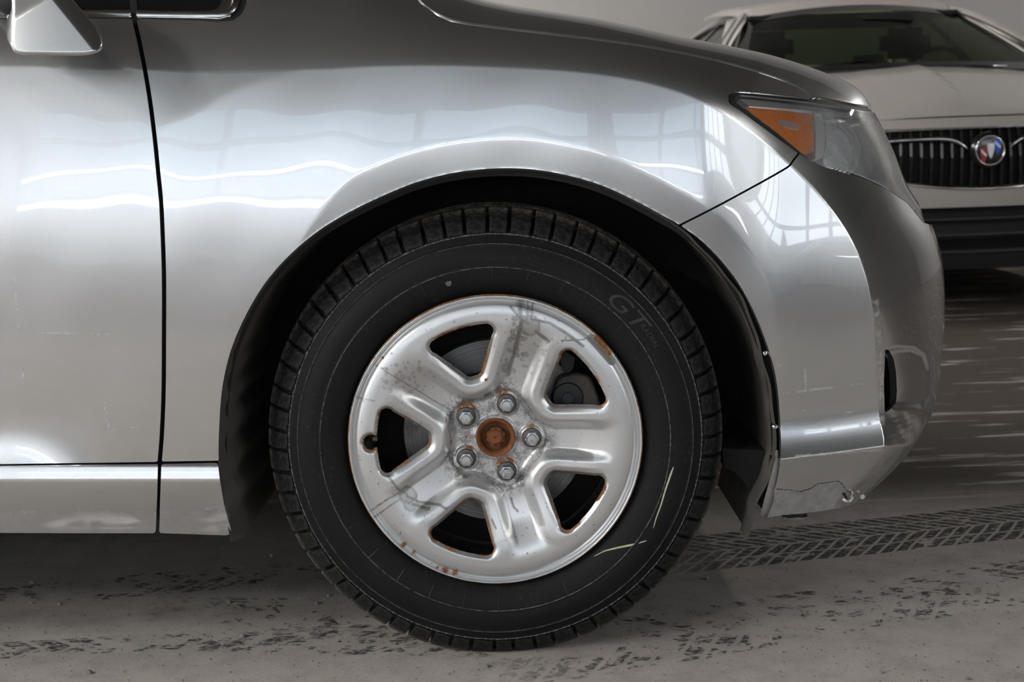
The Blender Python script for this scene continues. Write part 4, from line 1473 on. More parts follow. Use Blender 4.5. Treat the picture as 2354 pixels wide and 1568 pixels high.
amb = layer('amber_reflector', AMB, 0.007, M['amber'], HEAD, flange=0.02)
layer('reflector_recess', [(1784, 275), (1800, 276), (1826, 282), (1838, 289), (1838, 297), (1822, 296), (1800, 288)], 0.0055, M['lamp_silver'], HEAD, flange=0.004)
layer('chrome_strip', [(1871, 262), (1887, 261), (1893, 280), (1897, 302), (1897, 336), (1891, 364), (1874, 364), (1876, 330), (1875, 290)], 0.012, M['lamp_rib'], HEAD, flange=0.02)
gx_, gy_ = proj(BODY)
rib = 0.0026 * np.abs(np.sin(gy_ * math.pi / 5.0)) * (gy_ < 352) - 0.012 * np.exp(-(((gx_ - 1935) / 45) ** 2 + ((gy_ - 335) / 60) ** 2))
layer('lamp_bowl', spline([(1898, 276), (1938, 275), (1962, 300), (1974, 323), (1979, 349), (1973, 374), (1960, 398), (1930, 390), (1893, 376), (1899, 332), (1898, 276)], 4)[:-1], 0.018, M['lamp_rib'], HEAD, wave=rib, flange=0.015)
layer('lamp_step', [(1968, 398), (1985, 392), (2020, 402), (2065, 413), (2070, 420), (2055, 424), (2010, 416)], 0.030, M['lamp_rib'], HEAD, flange=0.012)
layer('lamp_shelf', [(1695, 224), (1790, 230), (1876, 240), (1990, 258), (2000, 266), (1900, 258), (1816, 250), (1722, 244)], 0.012, M['lamp_silver'], HEAD, flange=0.02)
def skin(px, py, out=0.003):
    d = np.hypot(GX[:, :VSIL] - px, GY[:, :VSIL] - py)
    i = np.unravel_index(np.argmin(d), d.shape)
    return BODY[i] + BN[i] * out


BM().tube([skin(a, b, -0.010) for a, b in spline([(1938, 276), (1962, 300), (1974, 323), (1980, 349), (1975, 374), (1962, 398)], 4)], 0.0014, 6).build('bowl_edge', M['lamp_rib'], HEAD, smooth=True)
# closed front between the lamps
sg = np.where((sidx >= iy_corner - 1) & (sidx <= iy_low + 6), -10.0, 10.0)
clip_grid('front_grille', (BODY - BN * 0.01)[:, VSIL - 4:], sg[:, VSIL - 4:], None, 0, mat=M['black_plastic'], parent=CAR)
layer('fog_lamp_well', [(p[0], p[1]) for p in FOG], 0.045, M['black_plastic'], bumper, flange=0.0, sdf=lambda x, y: sdf_poly(FOG, x, y) - 14)
# ------------------------------------------------------------------ side window
gap_d, _ = dist_line(GAP, GX, GY)
not_gap = 6.0 - gap_d
s_ = np.maximum(s_w0, -(s_w1 - 1.0))
clip_grid('window_seal', (BODY - BN * 0.007)[:, NVF - 10:VSIL], s_[:, NVF - 10:VSIL], BN[:, NVF - 10:VSIL], 0.01, mat=M['rubber_seal'], parent=CAR)
bulge = 0.0045 * np.sin(math.pi * np.clip(-s_w1 / 15.0, 0, 1)) ** 0.7
s_ = np.maximum(np.maximum(s_w1, -s_w2), not_gap)
for nm, side in (('window_trim', GX < 306), ('window_trim', GX >= 306)):
    sx = np.where(side, s_, 30.0)
    PT = BODY + BN * (bulge - 0.003)[..., None]
    clip_grid(nm, PT[:, NVF - 10:VSIL], sx[:, NVF - 10:VSIL], BN[:, NVF - 10:VSIL], 0.01, mat=M['chrome_dull'], parent=CAR)
clip_grid('window_glass', (BODY - BN * 0.010)[:, NVF - 10:VSIL], (s_w2 - 4)[:, NVF - 10:VSIL], None, 0, mat=M['car_glass'], parent=CAR)
clip_grid('window_post', (BODY - BN * 0.008)[:, NVF - 10:VSIL], np.maximum(s_w0 - 6, gap_d - 8)[:, NVF - 10:VSIL], None, 0, mat=M['rubber_seal'], parent=CAR)
# simple greenhouse behind so the cabin is closed above the frame
g = BM()
zt = float(BODY[5, -1, 2])
g.prism([(-3.3, 0.16, 0.95), (-0.45, 0.16, 0.95), (-1.3, 0.36, 1.5), (-3.0, 0.36, 1.5)], (0, 1.3, 0))
g.build('cabin', M['car_glass'], CAR)

# ------------------------------------------------------------------ door mirror
MIR = spline([(28, 28), (25, 70), (25, 100), (32, 118), (46, 125), (100, 126.5), (153, 127.5), (204, 126), (228, 118), (237, 103), (231, 80), (218, 57), (192, 28), (168, 0), (140, -38), (100, -70), (50, -70), (30, -35), (28, 28)], 6)[:-1]
u = np.linspace(10, 250, 160); v = np.linspace(-85, 140, 150)
U, Vv = np.meshgrid(u, v, indexing='ij')
ym = -0.235
sm = sdf_poly(MIR, U, Vv)
inn = np.clip(1 - (-sm) / 9.0, 0, 1)
Ym = ym + 0.007 * (1 - np.sqrt(np.clip(1 - inn ** 2, 0, 1)))
rr_ = ((U - 120) * 118 - (Vv - 0) * 95) / math.hypot(118, 95)         # right of the ridge line
Ym = Ym + 0.95 * (np.sqrt(np.maximum(rr_, 0) ** 2 + 36) - 6) * PXM
uu_ = -((Vv - 48) + (U - 35) * 0.62)
Ym = Ym + 0.34 * (np.sqrt(np.maximum(uu_, 0) ** 2 + 60) - 7.7) * PXM
Ym = Ym + 0.10 * (110 - Vv) * PXM + 0.00003 * (U - 110) ** 2 * PXM * 10
PM = unproj(U, Vv, Ym)
NM = grid_normals(PM)
if NM[60, 60, 1] > 0:
    NM = -NM
zm = np.zeros_like(U)
MIRROR = clip_grid('door_mirror', PM, sm, NM, 0.10, flange_dir=(-0.36, 1, 0.16), mat=M['paint'], parent=CAR, attrs={'wear': zm, 'grime': zm, 'tear': zm})
back = [unproj(a, b, ym + 0.09) for a, b in (MIR[::4] - np.array([112, 40])) * 0.93 + np.array([112, 40])]
BM().prism(back, (0, 0.004, 0)).build('mirror_back', M['black_plastic'], MIRROR)
st = BM()
st.tube([unproj(40, -10, ym + 0.07), unproj(20, 0, -0.06), unproj(0, 8, 0.03)], [0.03, 0.022, 0.022], 14)
st.build('mirror_stalk', M['black_plastic'], MIRROR, smooth=True)

# ------------------------------------------------------------------ repairs and loose bits on the bumper
M['tie'] = simple('white_cable_tie', (0.75, 0.74, 0.70), 0.5)
M['scrap'] = simple('torn_grey_plastic', (0.16, 0.155, 0.15), 0.8, var=0.5, scale=90, bump=0.5)


BM().tube([skin(a, b, o) for a, b, o in [(1936, 1147, 0.001), (1940, 1147, 0.004), (1948, 1145, 0.006), (1953, 1139, 0.006), (1954, 1128, 0.005), (1957, 1120, 0.001)]], 0.0022, 8).build('cable_tie', M['tie'], bumper, smooth=True)
BM().tube([skin(1952, 1140, 0.002), skin(1962, 1133, 0.003), skin(1970, 1132, 0.001)], 0.0012, 6).build('cable_tie', M['tie'], bumper, smooth=True)
c_ = skin(1976, 1136, 0.006)
BM().lathe([(0.0001, -0.004), (0.003, -0.003), (0.0045, 0.0), (0.003, 0.004), (0.0001, 0.004)], 8, c_).build('broken_clip', M['tie'], bumper, smooth=True)
p_ = [unproj(a, b, 0.03) for a, b in [(1800, 1188), (1812, 1192), (1830, 1190), (1848, 1190), (1858, 1187), (1850, 1193), (1835, 1196), (1815, 1195), (1803, 1197)]]
BM().prism(p_, (0, 0.02, 0)).build('hanging_scrap', M['scrap'], bumper)
# frayed liner edge along the bumper's rear flange
ln = []
for (a, b) in [(1790, 1035), (1788, 1070), (1780, 1110), (1772, 1150), (1760, 1186)]:
    ln.append(unproj(a - 4, b, float(flank_depth(np.array([1800.0]), np.array([float(b)]))[0]) + 0.006))
BM().tube(ln, [0.002, 0.004, 0.006, 0.008, 0.006], 8).build('frayed_edge', M['scrap'], bumper, smooth=True)
# ------------------------------------------------------------------ beige saloon parked behind
def saloon_paint():
    t = NT('champagne_paint')
    c = t.coord()
    fl = t.noise(c, 900, 1)
    col = t.mix(fl, (0.44, 0.41, 0.375), (0.52, 0.485, 0.45))
    n = t.noise(c, 260, 3, 0.6)
    col = t.mix(t.ramp(n, 0.66, 0.72, 0, 0.35), col, (0.12, 0.11, 0.10))
    return t.done(t.bsdf(color=col, rough=0.42, metal=0.35, coat=0.8, coat_rough=0.06))


def tint_glass(name, tint, refl=1.0):
    t = NT(name)
    tr = t.n('ShaderNodeBsdfTransparent'); tr.inputs[0].default_value = tint + (1,)
    gl = t.n('ShaderNodeBsdfGlossy'); gl.inputs['Roughness'].default_value = 0.02
    fr = t.n('ShaderNodeFresnel'); fr.inputs[0].default_value = 1.45
    m = t.n('ShaderNodeMixShader'); t.setin(m.inputs[0], t.math('MULTIPLY', fr.outputs[0], refl)); t.L(tr.outputs[0], m.inputs[1]); t.L(gl.outputs[0], m.inputs[2])
    return t.done(m.outputs[0])


M['saloon'] = saloon_paint()
M['screen'] = tint_glass('green_tinted_glass', (0.34, 0.40, 0.25), 0.6)
M['cabin_dark'] = simple('dark_cabin_trim', (0.012, 0.012, 0.012), 0.8)
M['gloss_black'] = simple('gloss_black', (0.010, 0.010, 0.010), 0.2, coat=0.5)
M['red'] = simple('red_enamel', (0.30, 0.012, 0.015), 0.3)
M['blue'] = simple('blue_enamel', (0.012, 0.09, 0.55), 0.3)
M['silver_enamel'] = simple('silver_enamel', (0.6, 0.6, 0.6), 0.25, metal=0.6)

SAL = empty('beige_saloon', (1.965, 3.90, 0), R(2.5), label='beige saloon with dark grille and round badge parked behind the silver car', category='car')


def nose(x):
    return 0.30 * (np.abs(x) / 0.93) ** 2.1


def sgrid(name, xs, ts, fn, mat, parent=None, thick=0.0):
    X_, T_ = np.meshgrid(np.asarray(xs, float), np.asarray(ts, float), indexing='ij')
    P = fn(X_, T_)
    me = make_mesh(name, P.reshape(-1, 3), [grid_faces(P.shape[0], P.shape[1])])
    o = put(name, me, mat, parent or SAL)
    if thick:
        md = o.modifiers.new('thickness', 'SOLIDIFY'); md.thickness = thick; md.offset = 0
    return o


xs = np.linspace(-0.86, 0.86, 120)


def hood_fn(x, t):
    y0 = 0.085 + nose(x)
    y1 = 1.22 - 0.05 * (1 - (x / 0.86) ** 2) + 0.12 * (x / 0.86) ** 2
    y = y0 + (y1 - y0) * t
    z = 0.808 + (1.015 - 0.808) * (1 - (1 - t) ** 1.55)
    z = z - 0.10 * (np.abs(x) / 0.86) ** 3.2 * (1 - 0.25 * t)
    xc = -0.03 + 0.10 * t
    q = np.abs(x - xc)
    ridge = 0.020 * np.clip(1 - (q / (0.24 + 0.10 * t)), 0, 1) ** 0.9
    z = z + np.where(x > xc, ridge * 0.55, ridge) * sstep(0.0, 0.2, t)
    z = z - 0.008 * np.clip(1 - t / 0.05, 0, 1) ** 2
    return np.stack([x, y, z], -1)


sgrid('bonnet', xs, np.linspace(0, 1, 70), hood_fn, M['saloon'])
# panel between bonnet and grille, then the lower fascia
def lip_fn(x, t):
    y = 0.030 + nose(x) + 0.050 * t
    z = 0.748 + 0.046 * t - 0.03 * (np.abs(x) / 0.86) ** 3
    return np.stack([x, y - 0.012 * np.sin(t * math.pi / 2) * 0, z], -1)


BM().tube([(x, 0.094 + float(nose(np.array(x))), 0.795 - 0.03 * (abs(x) / 0.86) ** 3) for x in np.linspace(-0.84, 0.84, 30)], 0.0045, 6).build('bonnet_gap_shade', M['cabin_dark'], SAL)  # dark tube added as the shade in the gap under the bonnet
sgrid('nose_panel', xs, np.linspace(0, 1, 10), lip_fn, M['saloon'])


def fascia_fn(x, t):
    z = 0.30 + (0.77 - 0.30) * t
    y = nose(x) + 0.03 * (1 - np.sin(np.clip((z - 0.36) / 0.30, 0, 1) * math.pi / 2)) + 0.035 * np.clip((z - 0.60) / 0.17, 0, 1) ** 2 - 0.010
    return np.stack([x * 1.06, y, z], -1)


gx2 = np.linspace(-0.88, 0.88, 180); gt = np.linspace(0, 1, 60)
XX2, TT2 = np.meshgrid(gx2, gt, indexing='ij')
PFa = fascia_fn(XX2, TT2)
GRILLE = np.array([(-0.50, 0.752), (0.50, 0.752), (0.53, 0.70), (0.46, 0.60), (0.36, 0.545), (0.20, 0.518), (0.0, 0.508), (-0.20, 0.518), (-0.36, 0.545), (-0.46, 0.60), (-0.53, 0.70)])
INTAKE = [(-0.95, 0.435), (0.95, 0.435), (0.80, 0.20), (-0.80, 0.20)]
NFa = grid_normals(PFa)
if NFa[90, 30, 1] > 0:
    NFa = -NFa
sg_ = -sdf_poly(GRILLE, PFa[..., 0], PFa[..., 2])
si_ = -sdf_poly(INTAKE, PFa[..., 0], PFa[..., 2])
clip_grid('front_fascia', PFa, np.maximum(np.maximum(sg_, si_), PFa[..., 2] - 0.752), NFa, 0.04, mat=M['saloon'], parent=SAL)
clip_grid('grille_backing', PFa + np.array([0, 0.055, 0]), -sg_ - 0.012, None, 0, mat=M['cabin_dark'], parent=SAL)


def fy(x, z):
    return float(nose(np.array(x))) + 0.03 * (1 - math.sin(min(max((z - 0.36) / 0.30, 0), 1) * math.pi / 2)) + 0.035 * min(max((z - 0.60) / 0.17, 0), 1) ** 2 - 0.010


out = spline(np.vstack([GRILLE[1:], GRILLE[:2]])[:10], 4)
for x in np.arange(-0.50, 0.505, 0.040):
    zb = float(np.interp(abs(x), [0, 0.20, 0.36, 0.46, 0.53], [0.508, 0.518, 0.545, 0.60, 0.70])) + 0.004
    b = BM()
    sl = 0.02 * np.sign(x) * -1
    pts = []
    for z in np.linspace(zb, 0.748, 5):
        xx = x + sl * (z - 0.62)
        pts.append((xx, fy(xx, z) + 0.024, z))
    for i in range(4):
        p, q = pts[i], pts[i + 1]
        w_ = 0.0045
        vs = [b.b.verts.new(c) for c in ((p[0] - w_, p[1], p[2]), (p[0] + w_, p[1] - 0.004, p[2]), (q[0] + w_, q[1] - 0.004, q[2]), (q[0] - w_, q[1], q[2]),
                                         (p[0] - w_, p[1] + 0.03, p[2]), (p[0] + w_, p[1] + 0.03, p[2]), (q[0] + w_, q[1] + 0.03, q[2]), (q[0] - w_, q[1] + 0.03, q[2]))]
        for f in ((0, 1, 2, 3), (0, 3, 7, 4), (1, 5, 6, 2)):
            b.b.faces.new([vs[k] for k in f])
    b.build('grille_slat', M['gloss_black'], SAL)
low = [(x, fy(x, z) - 0.002, z) for x, z in spline([(0.53, 0.70), (0.46, 0.60), (0.36, 0.545), (0.20, 0.518), (0.0, 0.508), (-0.20, 0.518), (-0.36, 0.545), (-0.46, 0.60), (-0.53, 0.70)], 6)]
BM().tube(low, 0.006, 8).build('grille_chrome', M['chrome'], SAL, smooth=True)
top = [(x, fy(x, 0.752) - 0.002, 0.752) for x in np.linspace(-0.52, 0.52, 30)]
BM().tube(top, 0.0035, 6).build('grille_chrome', M['chrome_dull'], SAL, smooth=True)
for s in (-1, 1):
    w1 = [(0.54, 0.700, 0.009), (0.40, 0.708, 0.008), (0.26, 0.712, 0.008), (0.17, 0.710, 0.010), (0.13, 0.700, 0.010), (0.105, 0.685, 0.007), (0.085, 0.668, 0.002)]
    ctr = spline([(a * s, b_) for a, b_, _ in w1], 5)
    rad = spline([(q, q) for _, _, q in w1], 5)[:, 0]
    BM().tube([(x, fy(x, z) - 0.004, z) for x, z in ctr], list(np.maximum(rad, 0.0015)), 10).build('wing_bar', M['chrome'], SAL, smooth=True)
EMB = BM().lathe([(0.0001, -0.004), (0.052, -0.004), (0.060, -0.002), (0.072, 0.006), (0.075, 0.02)], 48, (0, fy(0, 0.66) - 0.012, 0.660)).build('round_badge', M['gloss_black'], SAL, smooth='auto')
ctr = (0, fy(0, 0.66) - 0.018, 0.660)
rg_ = [(0.0575 * math.cos(a), ctr[1], 0.660 + 0.0575 * math.sin(a)) for a in np.linspace(0, 2 * math.pi, 48, endpoint=False)]
BM().tube(rg_, 0.0032, 8, close=True).build('badge_ring', M['chrome'], EMB, smooth=True)
for k, (ox, oz, mt) in enumerate(((-0.026, -0.016, 'red'), (0.002, 0.0, 'silver_enamel'), (0.030, 0.016, 'blue'))):
    shp = [(-0.012, 0.022), (0.013, 0.024), (0.012, 0.0), (0.006, -0.018), (0.001, -0.028), (-0.006, -0.018), (-0.011, 0.0)]
    p3 = [(ox + a * 1.15, ctr[1] - 0.001, 0.660 + oz + b_ * 1.2) for a, b_ in shp]
    sh_ = BM().prism(p3, (0, 0.004, 0)).build('shield', M[mt], EMB)
    st_ = [(-0.012, 0.012), (-0.012, 0.022), (0.0125, -0.001), (0.010, -0.009)]
    BM().prism([(ox + a, ctr[1] - 0.0025, 0.660 + oz + b_) for a, b_ in st_], (0, 0.002, 0)).build('shield_band', M['silver_enamel'], EMB)
# lower intake and splitter
clip_grid('lower_intake', PFa + np.array([0, 0.06, 0]), -si_ - 0.02, None, 0, mat=M['cabin_dark'], parent=SAL)
BM().box((-0.72, 0.24, 0.16), (0.72, 0.32, 0.34)).build('splitter', M['cabin_dark'], SAL)
for z in (0.25, 0.32, 0.385):
    pts = [(x, fy(x, z) + 0.03, z) for x in np.linspace(-0.80, 0.80, 16)]
    BM().tube(pts, 0.010, 6).build('intake_bar', M['black_plastic'], SAL, smooth=True)
for s in (-1, 1):
    hl_ = sdf_poly([(s * 0.56, 0.70), (s * 0.60, 0.745), (s * 0.95, 0.735), (s * 0.95, 0.66), (s * 0.72, 0.655)], PFa[..., 0], PFa[..., 2])
    clip_grid('headlamp', PFa + NFa * 0.004, hl_, NFa, 0.01, mat=M['chrome_dull'], parent=SAL)

# windscreen and roof
def screen_pt(x, t):
    """x -1..1 across, t 0 at the scuttle .. 1 at the roof edge"""
    half = 0.78 * (1 - t) + 0.555 * t
    y = 1.17 + 0.82 * t + 0.16 * x * x * (1 - 0.35 * t)
    z = 1.012 + (1.372 - 1.012) * (t * 1.10 - 0.10 * t * t) - 0.040 * x * x * (0.5 + 0.7 * t)
    return np.stack([x * half, y, z], -1)


sgrid('windscreen', np.linspace(-1, 1, 40), np.linspace(0, 1, 20), screen_pt, M['screen'])
def band(u0, u1, t0, t1, name, mat):
    sgrid(name, np.linspace(u0, u1, 14), np.linspace(t0, t1, 14), lambda x, t: screen_pt(x, t) + np.array([0, -0.0025, 0.0015]), mat)
band(-1.0, -0.93, 0, 1, 'frit_band', M['gloss_black']); band(0.93, 1.0, 0, 1, 'frit_band', M['gloss_black'])
band(-1, 1, 0.90, 1.0, 'frit_band', M['gloss_black']); band(-1, 1, 0.0, 0.10, 'frit_band', M['gloss_black'])


def roof_fn(x, t):
    half = 0.555 + 0.015 * t
    y = 1.99 + 0.16 * 0.65 * x * x * (1 - t) + 1.25 * t
    z = 1.372 - 0.048 * x * x + 0.05 * np.sin(np.clip(t, 0, 1) * math.pi * 0.62)
    z = z + 0.042 * sstep(0, 0.10, t)
    z = z - 0.03 * np.maximum(0, np.abs(x) - 0.94) / 0.06
    return np.stack([x * half * 1.035, y, z], -1)


sgrid('roof', np.linspace(-1, 1, 50), np.linspace(0, 1, 24), roof_fn, M['saloon'])
for s in (-1, 1):
    def pillar(x, t, s=s):
        p = screen_pt(np.full_like(t, s * 1.0), t)
        p = p + np.stack([s * (0.006 + 0.075 * x), 0.02 + 0.085 * x * (0.4 + 0.6 * t), 0.004 - 0.014 * x], -1)
        return p
    sgrid('screen_pillar', np.linspace(0, 1, 6), np.linspace(-0.05, 1.02, 16), pillar, M['saloon'], thick=0.02)
    # body side with window opening
    def side_fn(y, z, s=s):
        tum = np.clip((z - 0.98) / 0.42, 0, 1)
        x = 0.905 - 0.30 * tum - 0.10 * tum ** 3 - 0.05 * np.clip((0.6 - z) / 0.4, 0, 1) ** 2
        x = x - 0.10 * np.clip((0.75 - y) / 0.5, 0, 1) ** 2
        return np.stack([s * x, y, z], -1)
    ysd = np.linspace(0.42, 4.6, 200); zsd = np.linspace(0.20, 1.40, 90)
    YY, ZZ2 = np.meshgrid(ysd, zsd, indexing='ij')
    PSd = side_fn(YY, ZZ2)
    NSd = grid_normals(PSd)
    if NSd[50, 30, 0] * s < 0:
        NSd = -NSd
    topl = spline([(0.40, 0.78), (0.7, 0.92), (1.20, 1.0), (1.55, 1.14), (1.95, 1.32), (2.25, 1.375), (2.8, 1.39), (3.3, 1.34), (3.8, 1.19), (4.1, 1.10), (4.6, 1.03)], 6)
    outl = np.concatenate([topl, [(4.6, 0.22), (0.40, 0.22)]])
    glass = spline([(1.50, 1.02), (1.75, 1.16), (2.02, 1.292), (2.25, 1.33), (2.8, 1.335), (3.2, 1.29), (3.55, 1.17), (3.75, 1.06), (3.7, 1.02), (2.6, 1.0), (1.50, 1.02)], 5)[:-1]
    arch_c = np.hypot(YY - 0.98, ZZ2 - 0.33) - 0.37
    arch_r = np.hypot(YY - 3.85, ZZ2 - 0.33) - 0.37
    so = sdf_poly(outl, YY, ZZ2); sgl = sdf_poly(glass, YY, ZZ2)
    clip_grid('body_side', PSd, np.maximum.reduce([so, -sgl, -arch_c, -arch_r]), NSd, 0.03, mat=M['saloon'], parent=SAL)
    clip_grid('side_glass', PSd - NSd * 0.012, sgl - 0.01, None, 0, mat=M['screen'], parent=SAL)
    clip_grid('window_seal', PSd + NSd * 0.003, np.maximum(sgl - 0.012, -(sgl + 0.014)), NSd, 0.01, mat=M['gloss_black'], parent=SAL)
    clip_grid('door_post', PSd - NSd * 0.006, np.maximum(sgl, np.abs(YY - 2.62 - 0.25 * (ZZ2 - 1.0)) - 0.05), NSd, 0.004, mat=M['gloss_black'], parent=SAL)
    for yw in (0.98, 3.85):
        wh = BM()
        wh.lathe([(0.10, -0.05), (0.20, -0.07), (0.235, -0.09), (0.30, -0.105), (0.335, -0.08), (0.335, 0.08), (0.2, 0.1)], 40, (s * 0.79, yw, 0.335) if False else (0, 0, 0), axis='X')
        o = wh.build('wheel', M['tyre'], SAL, smooth='auto')
        o.location = (s * 0.79, yw, 0.335); o.scale = (s * -1.0, 1, 1)
BM().box((-0.80, 0.45, 0.22), (0.80, 4.5, 0.62)).build('floor_pan', M['cabin_dark'], SAL)
# boot lid, rear screen, tail
sgrid('rear_screen', np.linspace(-1, 1, 16), np.linspace(0, 1, 10), lambda x, t: np.stack([x * (0.56 + 0.12 * t), 3.24 + 0.62 * t - 0.06 * x * x, 1.40 - 0.045 * x * x - 0.28 * t], -1), M['screen'])
sgrid('boot_lid', np.linspace(-1, 1, 16), np.linspace(0, 1, 10), lambda x, t: np.stack([x * 0.80, 3.86 + 0.76 * t, 1.10 - 0.05 * t ** 2 - 0.05 * x * x], -1), M['saloon'])
sgrid('tail_panel', np.linspace(-1, 1, 16), np.linspace(0, 1, 10), lambda x, t: np.stack([x * 0.84, 4.62 - 0.1 * (1 - t) - 0.1 * x * x, 0.24 + 0.80 * t], -1), M['saloon'])
# cabin: fascia, seats with headrests, mirror, parcel shelf
surf('dashboard', [[(-0.72, 1.28, 0.98), (0, 1.22, 1.0), (0.72, 1.28, 0.98)], [(-0.72, 1.55, 1.01), (0, 1.5, 1.02), (0.72, 1.55, 1.01)], [(-0.70, 1.75, 0.95), (0, 1.75, 0.95), (0.70, 1.75, 0.95)], [(-0.70, 1.80, 0.70), (0, 1.80, 0.70), (0.70, 1.80, 0.70)]], M['cabin_dark'], SAL, 5, 5)
for x in (-0.38, 0.38):
    seat = BM().box((x - 0.25, 2.30, 0.50), (x + 0.25, 2.46, 1.08), 0.06).build('front_seat', M['cabin_dark'], SAL, smooth=True)
    BM().box((x - 0.14, 2.34, 1.10), (x + 0.14, 2.44, 1.27), 0.045).build('headrest', M['cabin_dark'], seat, smooth=True)
rs_ = BM().box((-0.68, 3.10, 0.50), (0.68, 3.26, 1.05), 0.06).build('rear_seat', M['cabin_dark'], SAL, smooth=True)
for x in (-0.40, 0.40):
    BM().box((x - 0.13, 3.16, 1.05), (x + 0.13, 3.25, 1.15), 0.04).build('headrest', M['cabin_dark'], rs_, smooth=True)
BM().box((-0.70, 3.26, 1.0), (0.70, 3.85, 1.04)).build('parcel_shelf', M['cabin_dark'], SAL)
BM().box((-0.55, 2.02, 1.315), (0.55, 3.2, 1.335)).build('headlining', M['cabin_dark'], SAL)
BM().box((-0.02, 1.78, 1.245), (0.24, 1.81, 1.31), 0.01).build('rear_view_mirror', M['cabin_dark'], SAL)
sw = [(-0.38 + 0.17 * math.cos(a), 1.86 - 0.06 * math.sin(a), 0.97 + 0.16 * math.sin(a)) for a in np.linspace(0, 2 * math.pi, 28, endpoint=False)]
sw = [(x + 0.76, y, z) for x, y, z in sw]
BM().tube(sw, 0.014, 8, close=True).build('steering_wheel', M['cabin_dark'], SAL, smooth=True)
wp = [(x, 1.10 + 0.14 * (x / 0.7) ** 2, 1.022 - 0.02 * (x / .7) ** 2) for x in np.linspace(-0.66, 0.5, 12)]
BM().tube(wp, 0.008, 6).build('wiper', M['gloss_black'], SAL, smooth=True)
# ------------------------------------------------------------------ white hatchback opposite (mirrored in the bumper)
M['white_paint'] = simple('white_paint', (0.72, 0.73, 0.74), 0.3, coat=1.0, var=0.02)
HB = empty('white_hatchback', (4.2, -6.7, 0), R(-14), label='white hatchback parked opposite, mirrored in the silver bumper', category='car')
L_ = spline([(-2.05, 0.30), (-2.12, 0.55), (-2.08, 0.78), (-1.85, 0.92), (-1.15, 1.02), (-0.62, 1.30), (-0.25, 1.50), (0.6, 1.56), (1.4, 1.50), (1.80, 1.25), (2.02, 1.02), (2.08, 0.70), (2.05, 0.35)], 5)
side = [(x, z) for x, z in L_]
ars = []
for cx2 in (1.30, -1.28):
    ars.append([(cx2 + 0.37 * math.cos(a), 0.33 + 0.37 * math.sin(a)) for a in np.linspace(R(-8), R(188), 18)])
outl2 = side + [(1.70, 0.24)] + ars[0] + ars[1] + [(-1.70, 0.24)]
outl2 = np.array(outl2)
xsb = np.linspace(-2.2, 2.2, 190); zsb = np.linspace(0.15, 1.6, 80)
XB, ZB = np.meshgrid(xsb, zsb, indexing='ij')
for s in (1, -1):
    tum = np.clip((ZB - 0.95) / 0.6, 0, 1)
    yb_ = s * (0.88 - 0.26 * tum ** 1.3 - 0.05 * np.clip((0.5 - ZB) / 0.3, 0, 1) - 0.30 * np.clip((np.abs(XB) - 1.3) / 0.85, 0, 1) ** 2.5)
    Pb = np.stack([XB, yb_, ZB], -1)
    Nb = grid_normals(Pb)
    if Nb[90, 30, 1] * s < 0:
        Nb = -Nb
    so = sdf_poly(outl2, XB, ZB)
    gls = sdf_poly([(-0.95, 1.0), (-0.52, 1.28), (-0.2, 1.43), (0.6, 1.48), (1.25, 1.42), (1.55, 1.22), (1.6, 1.08), (0.4, 1.02)], XB, ZB)
    clip_grid('body_side', Pb, np.maximum(so, -gls), Nb, 0.05, mat=M['white_paint'], parent=HB)
    clip_grid('side_glass', Pb - Nb * 0.01, gls - 0.01, None, 0, mat=M['car_glass'], parent=HB)
    for cx2 in (1.30, -1.28):
        wb = BM().lathe([(0.22, 0.0), (0.235, -0.02), (0.30, -0.03), (0.33, 0.0), (0.33, 0.18), (0.2, 0.2)], 40, (0, 0, 0))
        o = wb.build('wheel', M['tyre'], HB, smooth='auto')
        o.location = (cx2, s * 0.86, 0.33); o.scale = (1, -s, 1)
        sp_ = BM()
        sp_.lathe([(0.0001, -0.005), (0.05, -0.005), (0.055, 0.02)], 24, (0, 0, 0))
        for k in range(5):
            a = 2 * math.pi * k / 5 + 0.3
            ca, sa = math.cos(a), math.sin(a)
            q = [(0.03 * ca - 0.025 * sa, 0.0, 0.03 * sa + 0.025 * ca), (0.225 * ca - 0.018 * sa, 0.005, 0.225 * sa + 0.018 * ca), (0.225 * ca + 0.018 * sa, 0.005, 0.225 * sa - 0.018 * ca), (0.03 * ca + 0.025 * sa, 0.0, 0.03 * sa - 0.025 * ca)]
            sp_.prism(q, (0, 0.02, 0))
        sp_.build('wheel_spokes', M['chrome_dull'], o)
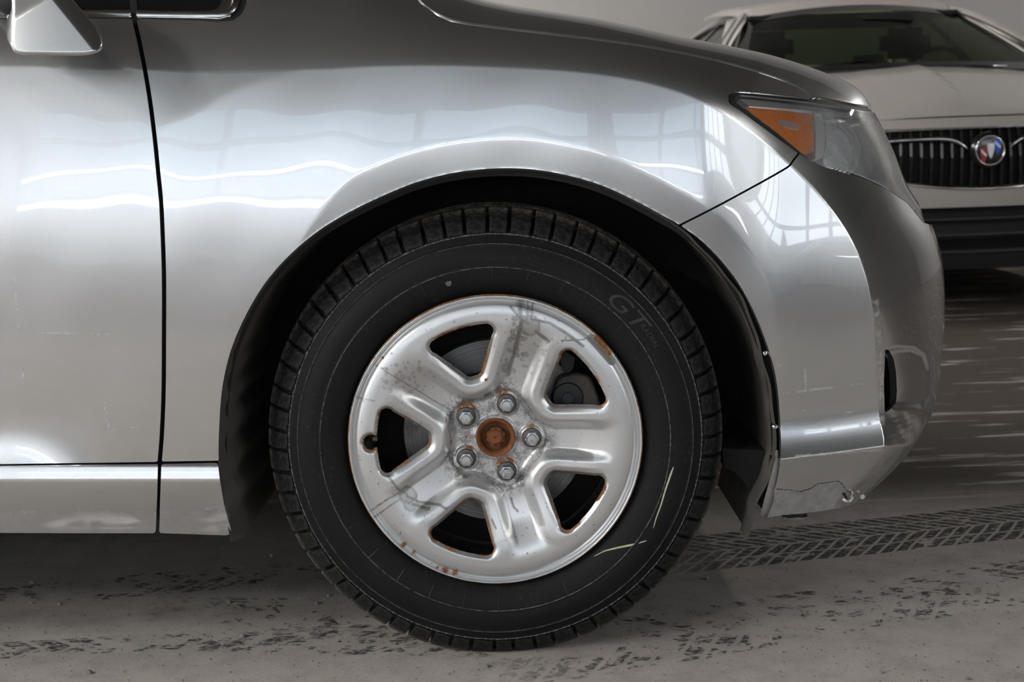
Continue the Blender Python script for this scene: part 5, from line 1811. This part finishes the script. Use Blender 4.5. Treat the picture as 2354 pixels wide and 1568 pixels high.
# skin across the car along the upper outline
top_l = np.array(side)
nA = len(top_l)
ac_ = np.linspace(-1, 1, 24)
def half_w(x, z):
    tum = np.clip((z - 0.95) / 0.6, 0, 1)
    return 0.88 - 0.26 * tum ** 1.3 - 0.05 * np.clip((0.5 - z) / 0.3, 0, 1) - 0.30 * np.clip((np.abs(x) - 1.3) / 0.85, 0, 1) ** 2.5
hw = half_w(top_l[:, 0], top_l[:, 1])
Psk = np.zeros((nA, 24, 3))
Psk[..., 0] = top_l[:, 0][:, None]; Psk[..., 1] = hw[:, None] * ac_[None]
Psk[..., 2] = top_l[:, 1][:, None] + 0.03 * (1 - ac_[None] ** 2)
Psk[..., 0] += np.sign(top_l[:, 0])[:, None] * 0.12 * (1 - ac_[None] ** 2) * (np.abs(top_l[:, 0])[:, None] > 1.6)
me = make_mesh('body_skin', Psk.reshape(-1, 3), [grid_faces(nA, 24)])
put('body_skin', me, M['white_paint'], HB)
i0 = int(np.argmin(np.abs(top_l[:, 0] + 1.10))); i1 = int(np.argmin(np.abs(top_l[:, 0] + 0.30)))
me = make_mesh('windscreen', (Psk[i0:i1 + 1, 2:-2] + np.array([-0.01, 0, 0.012])).reshape(-1, 3), [grid_faces(i1 + 1 - i0, 20)])
put('windscreen', me, M['car_glass'], HB)
for s in (-1, 1):
    BM().box((-2.06, s * 0.60 - 0.18, 0.68), (-1.90, s * 0.60 + 0.18, 0.82), 0.03).build('headlamp', M['chrome'], HB)
BM().box((-2.16, -0.45, 0.36), (-1.95, 0.45, 0.60), 0.03).build('grille', M['gloss_black'], HB)
BM().box((-1.9, -0.75, 0.18), (1.9, 0.75, 0.55)).build('floor_pan', M['void'], HB)

# ------------------------------------------------------------------ grit on the floor
M['grit'] = simple('pale_grit', (0.22, 0.20, 0.18), 0.9, var=0.5, scale=50)
rs = np.random.default_rng(3)
gv, gf = [], []
ico = bmesh.new(); bmesh.ops.create_icosphere(ico, subdivisions=1, radius=1.0)
iv = np.array([v.co[:] for v in ico.verts]); ifc = [[v.index for v in f.verts] for f in ico.faces]; ico.free()
for k in range(600):
    if rs.random() < 0.75:
        g_ = ground(rs.uniform(-50, 2400), rs.uniform(1240, 1600))
    else:
        g_ = ground(rs.uniform(-50, 2400), rs.uniform(900, 1600))
    r_ = rs.uniform(0.0007, 0.0022) * (1 + 1.6 * (rs.random() < 0.05))
    p = iv * (rs.uniform(0.6, 1.3, 3) * r_) + rs.normal(0, r_ * 0.12, iv.shape)
    b0 = len(gv)
    gv += [tuple(q + np.array([g_[0], g_[1], r_ * 0.5])) for q in p]
    gf += [[b0 + i for i in f] for f in ifc]
me = bpy.data.meshes.new('grit'); me.from_pydata(gv, [], gf)
put('floor_grit', me, M['grit'], None, kind='stuff', label='small crumbs of pale grit scattered over the dusty floor', category='grit')
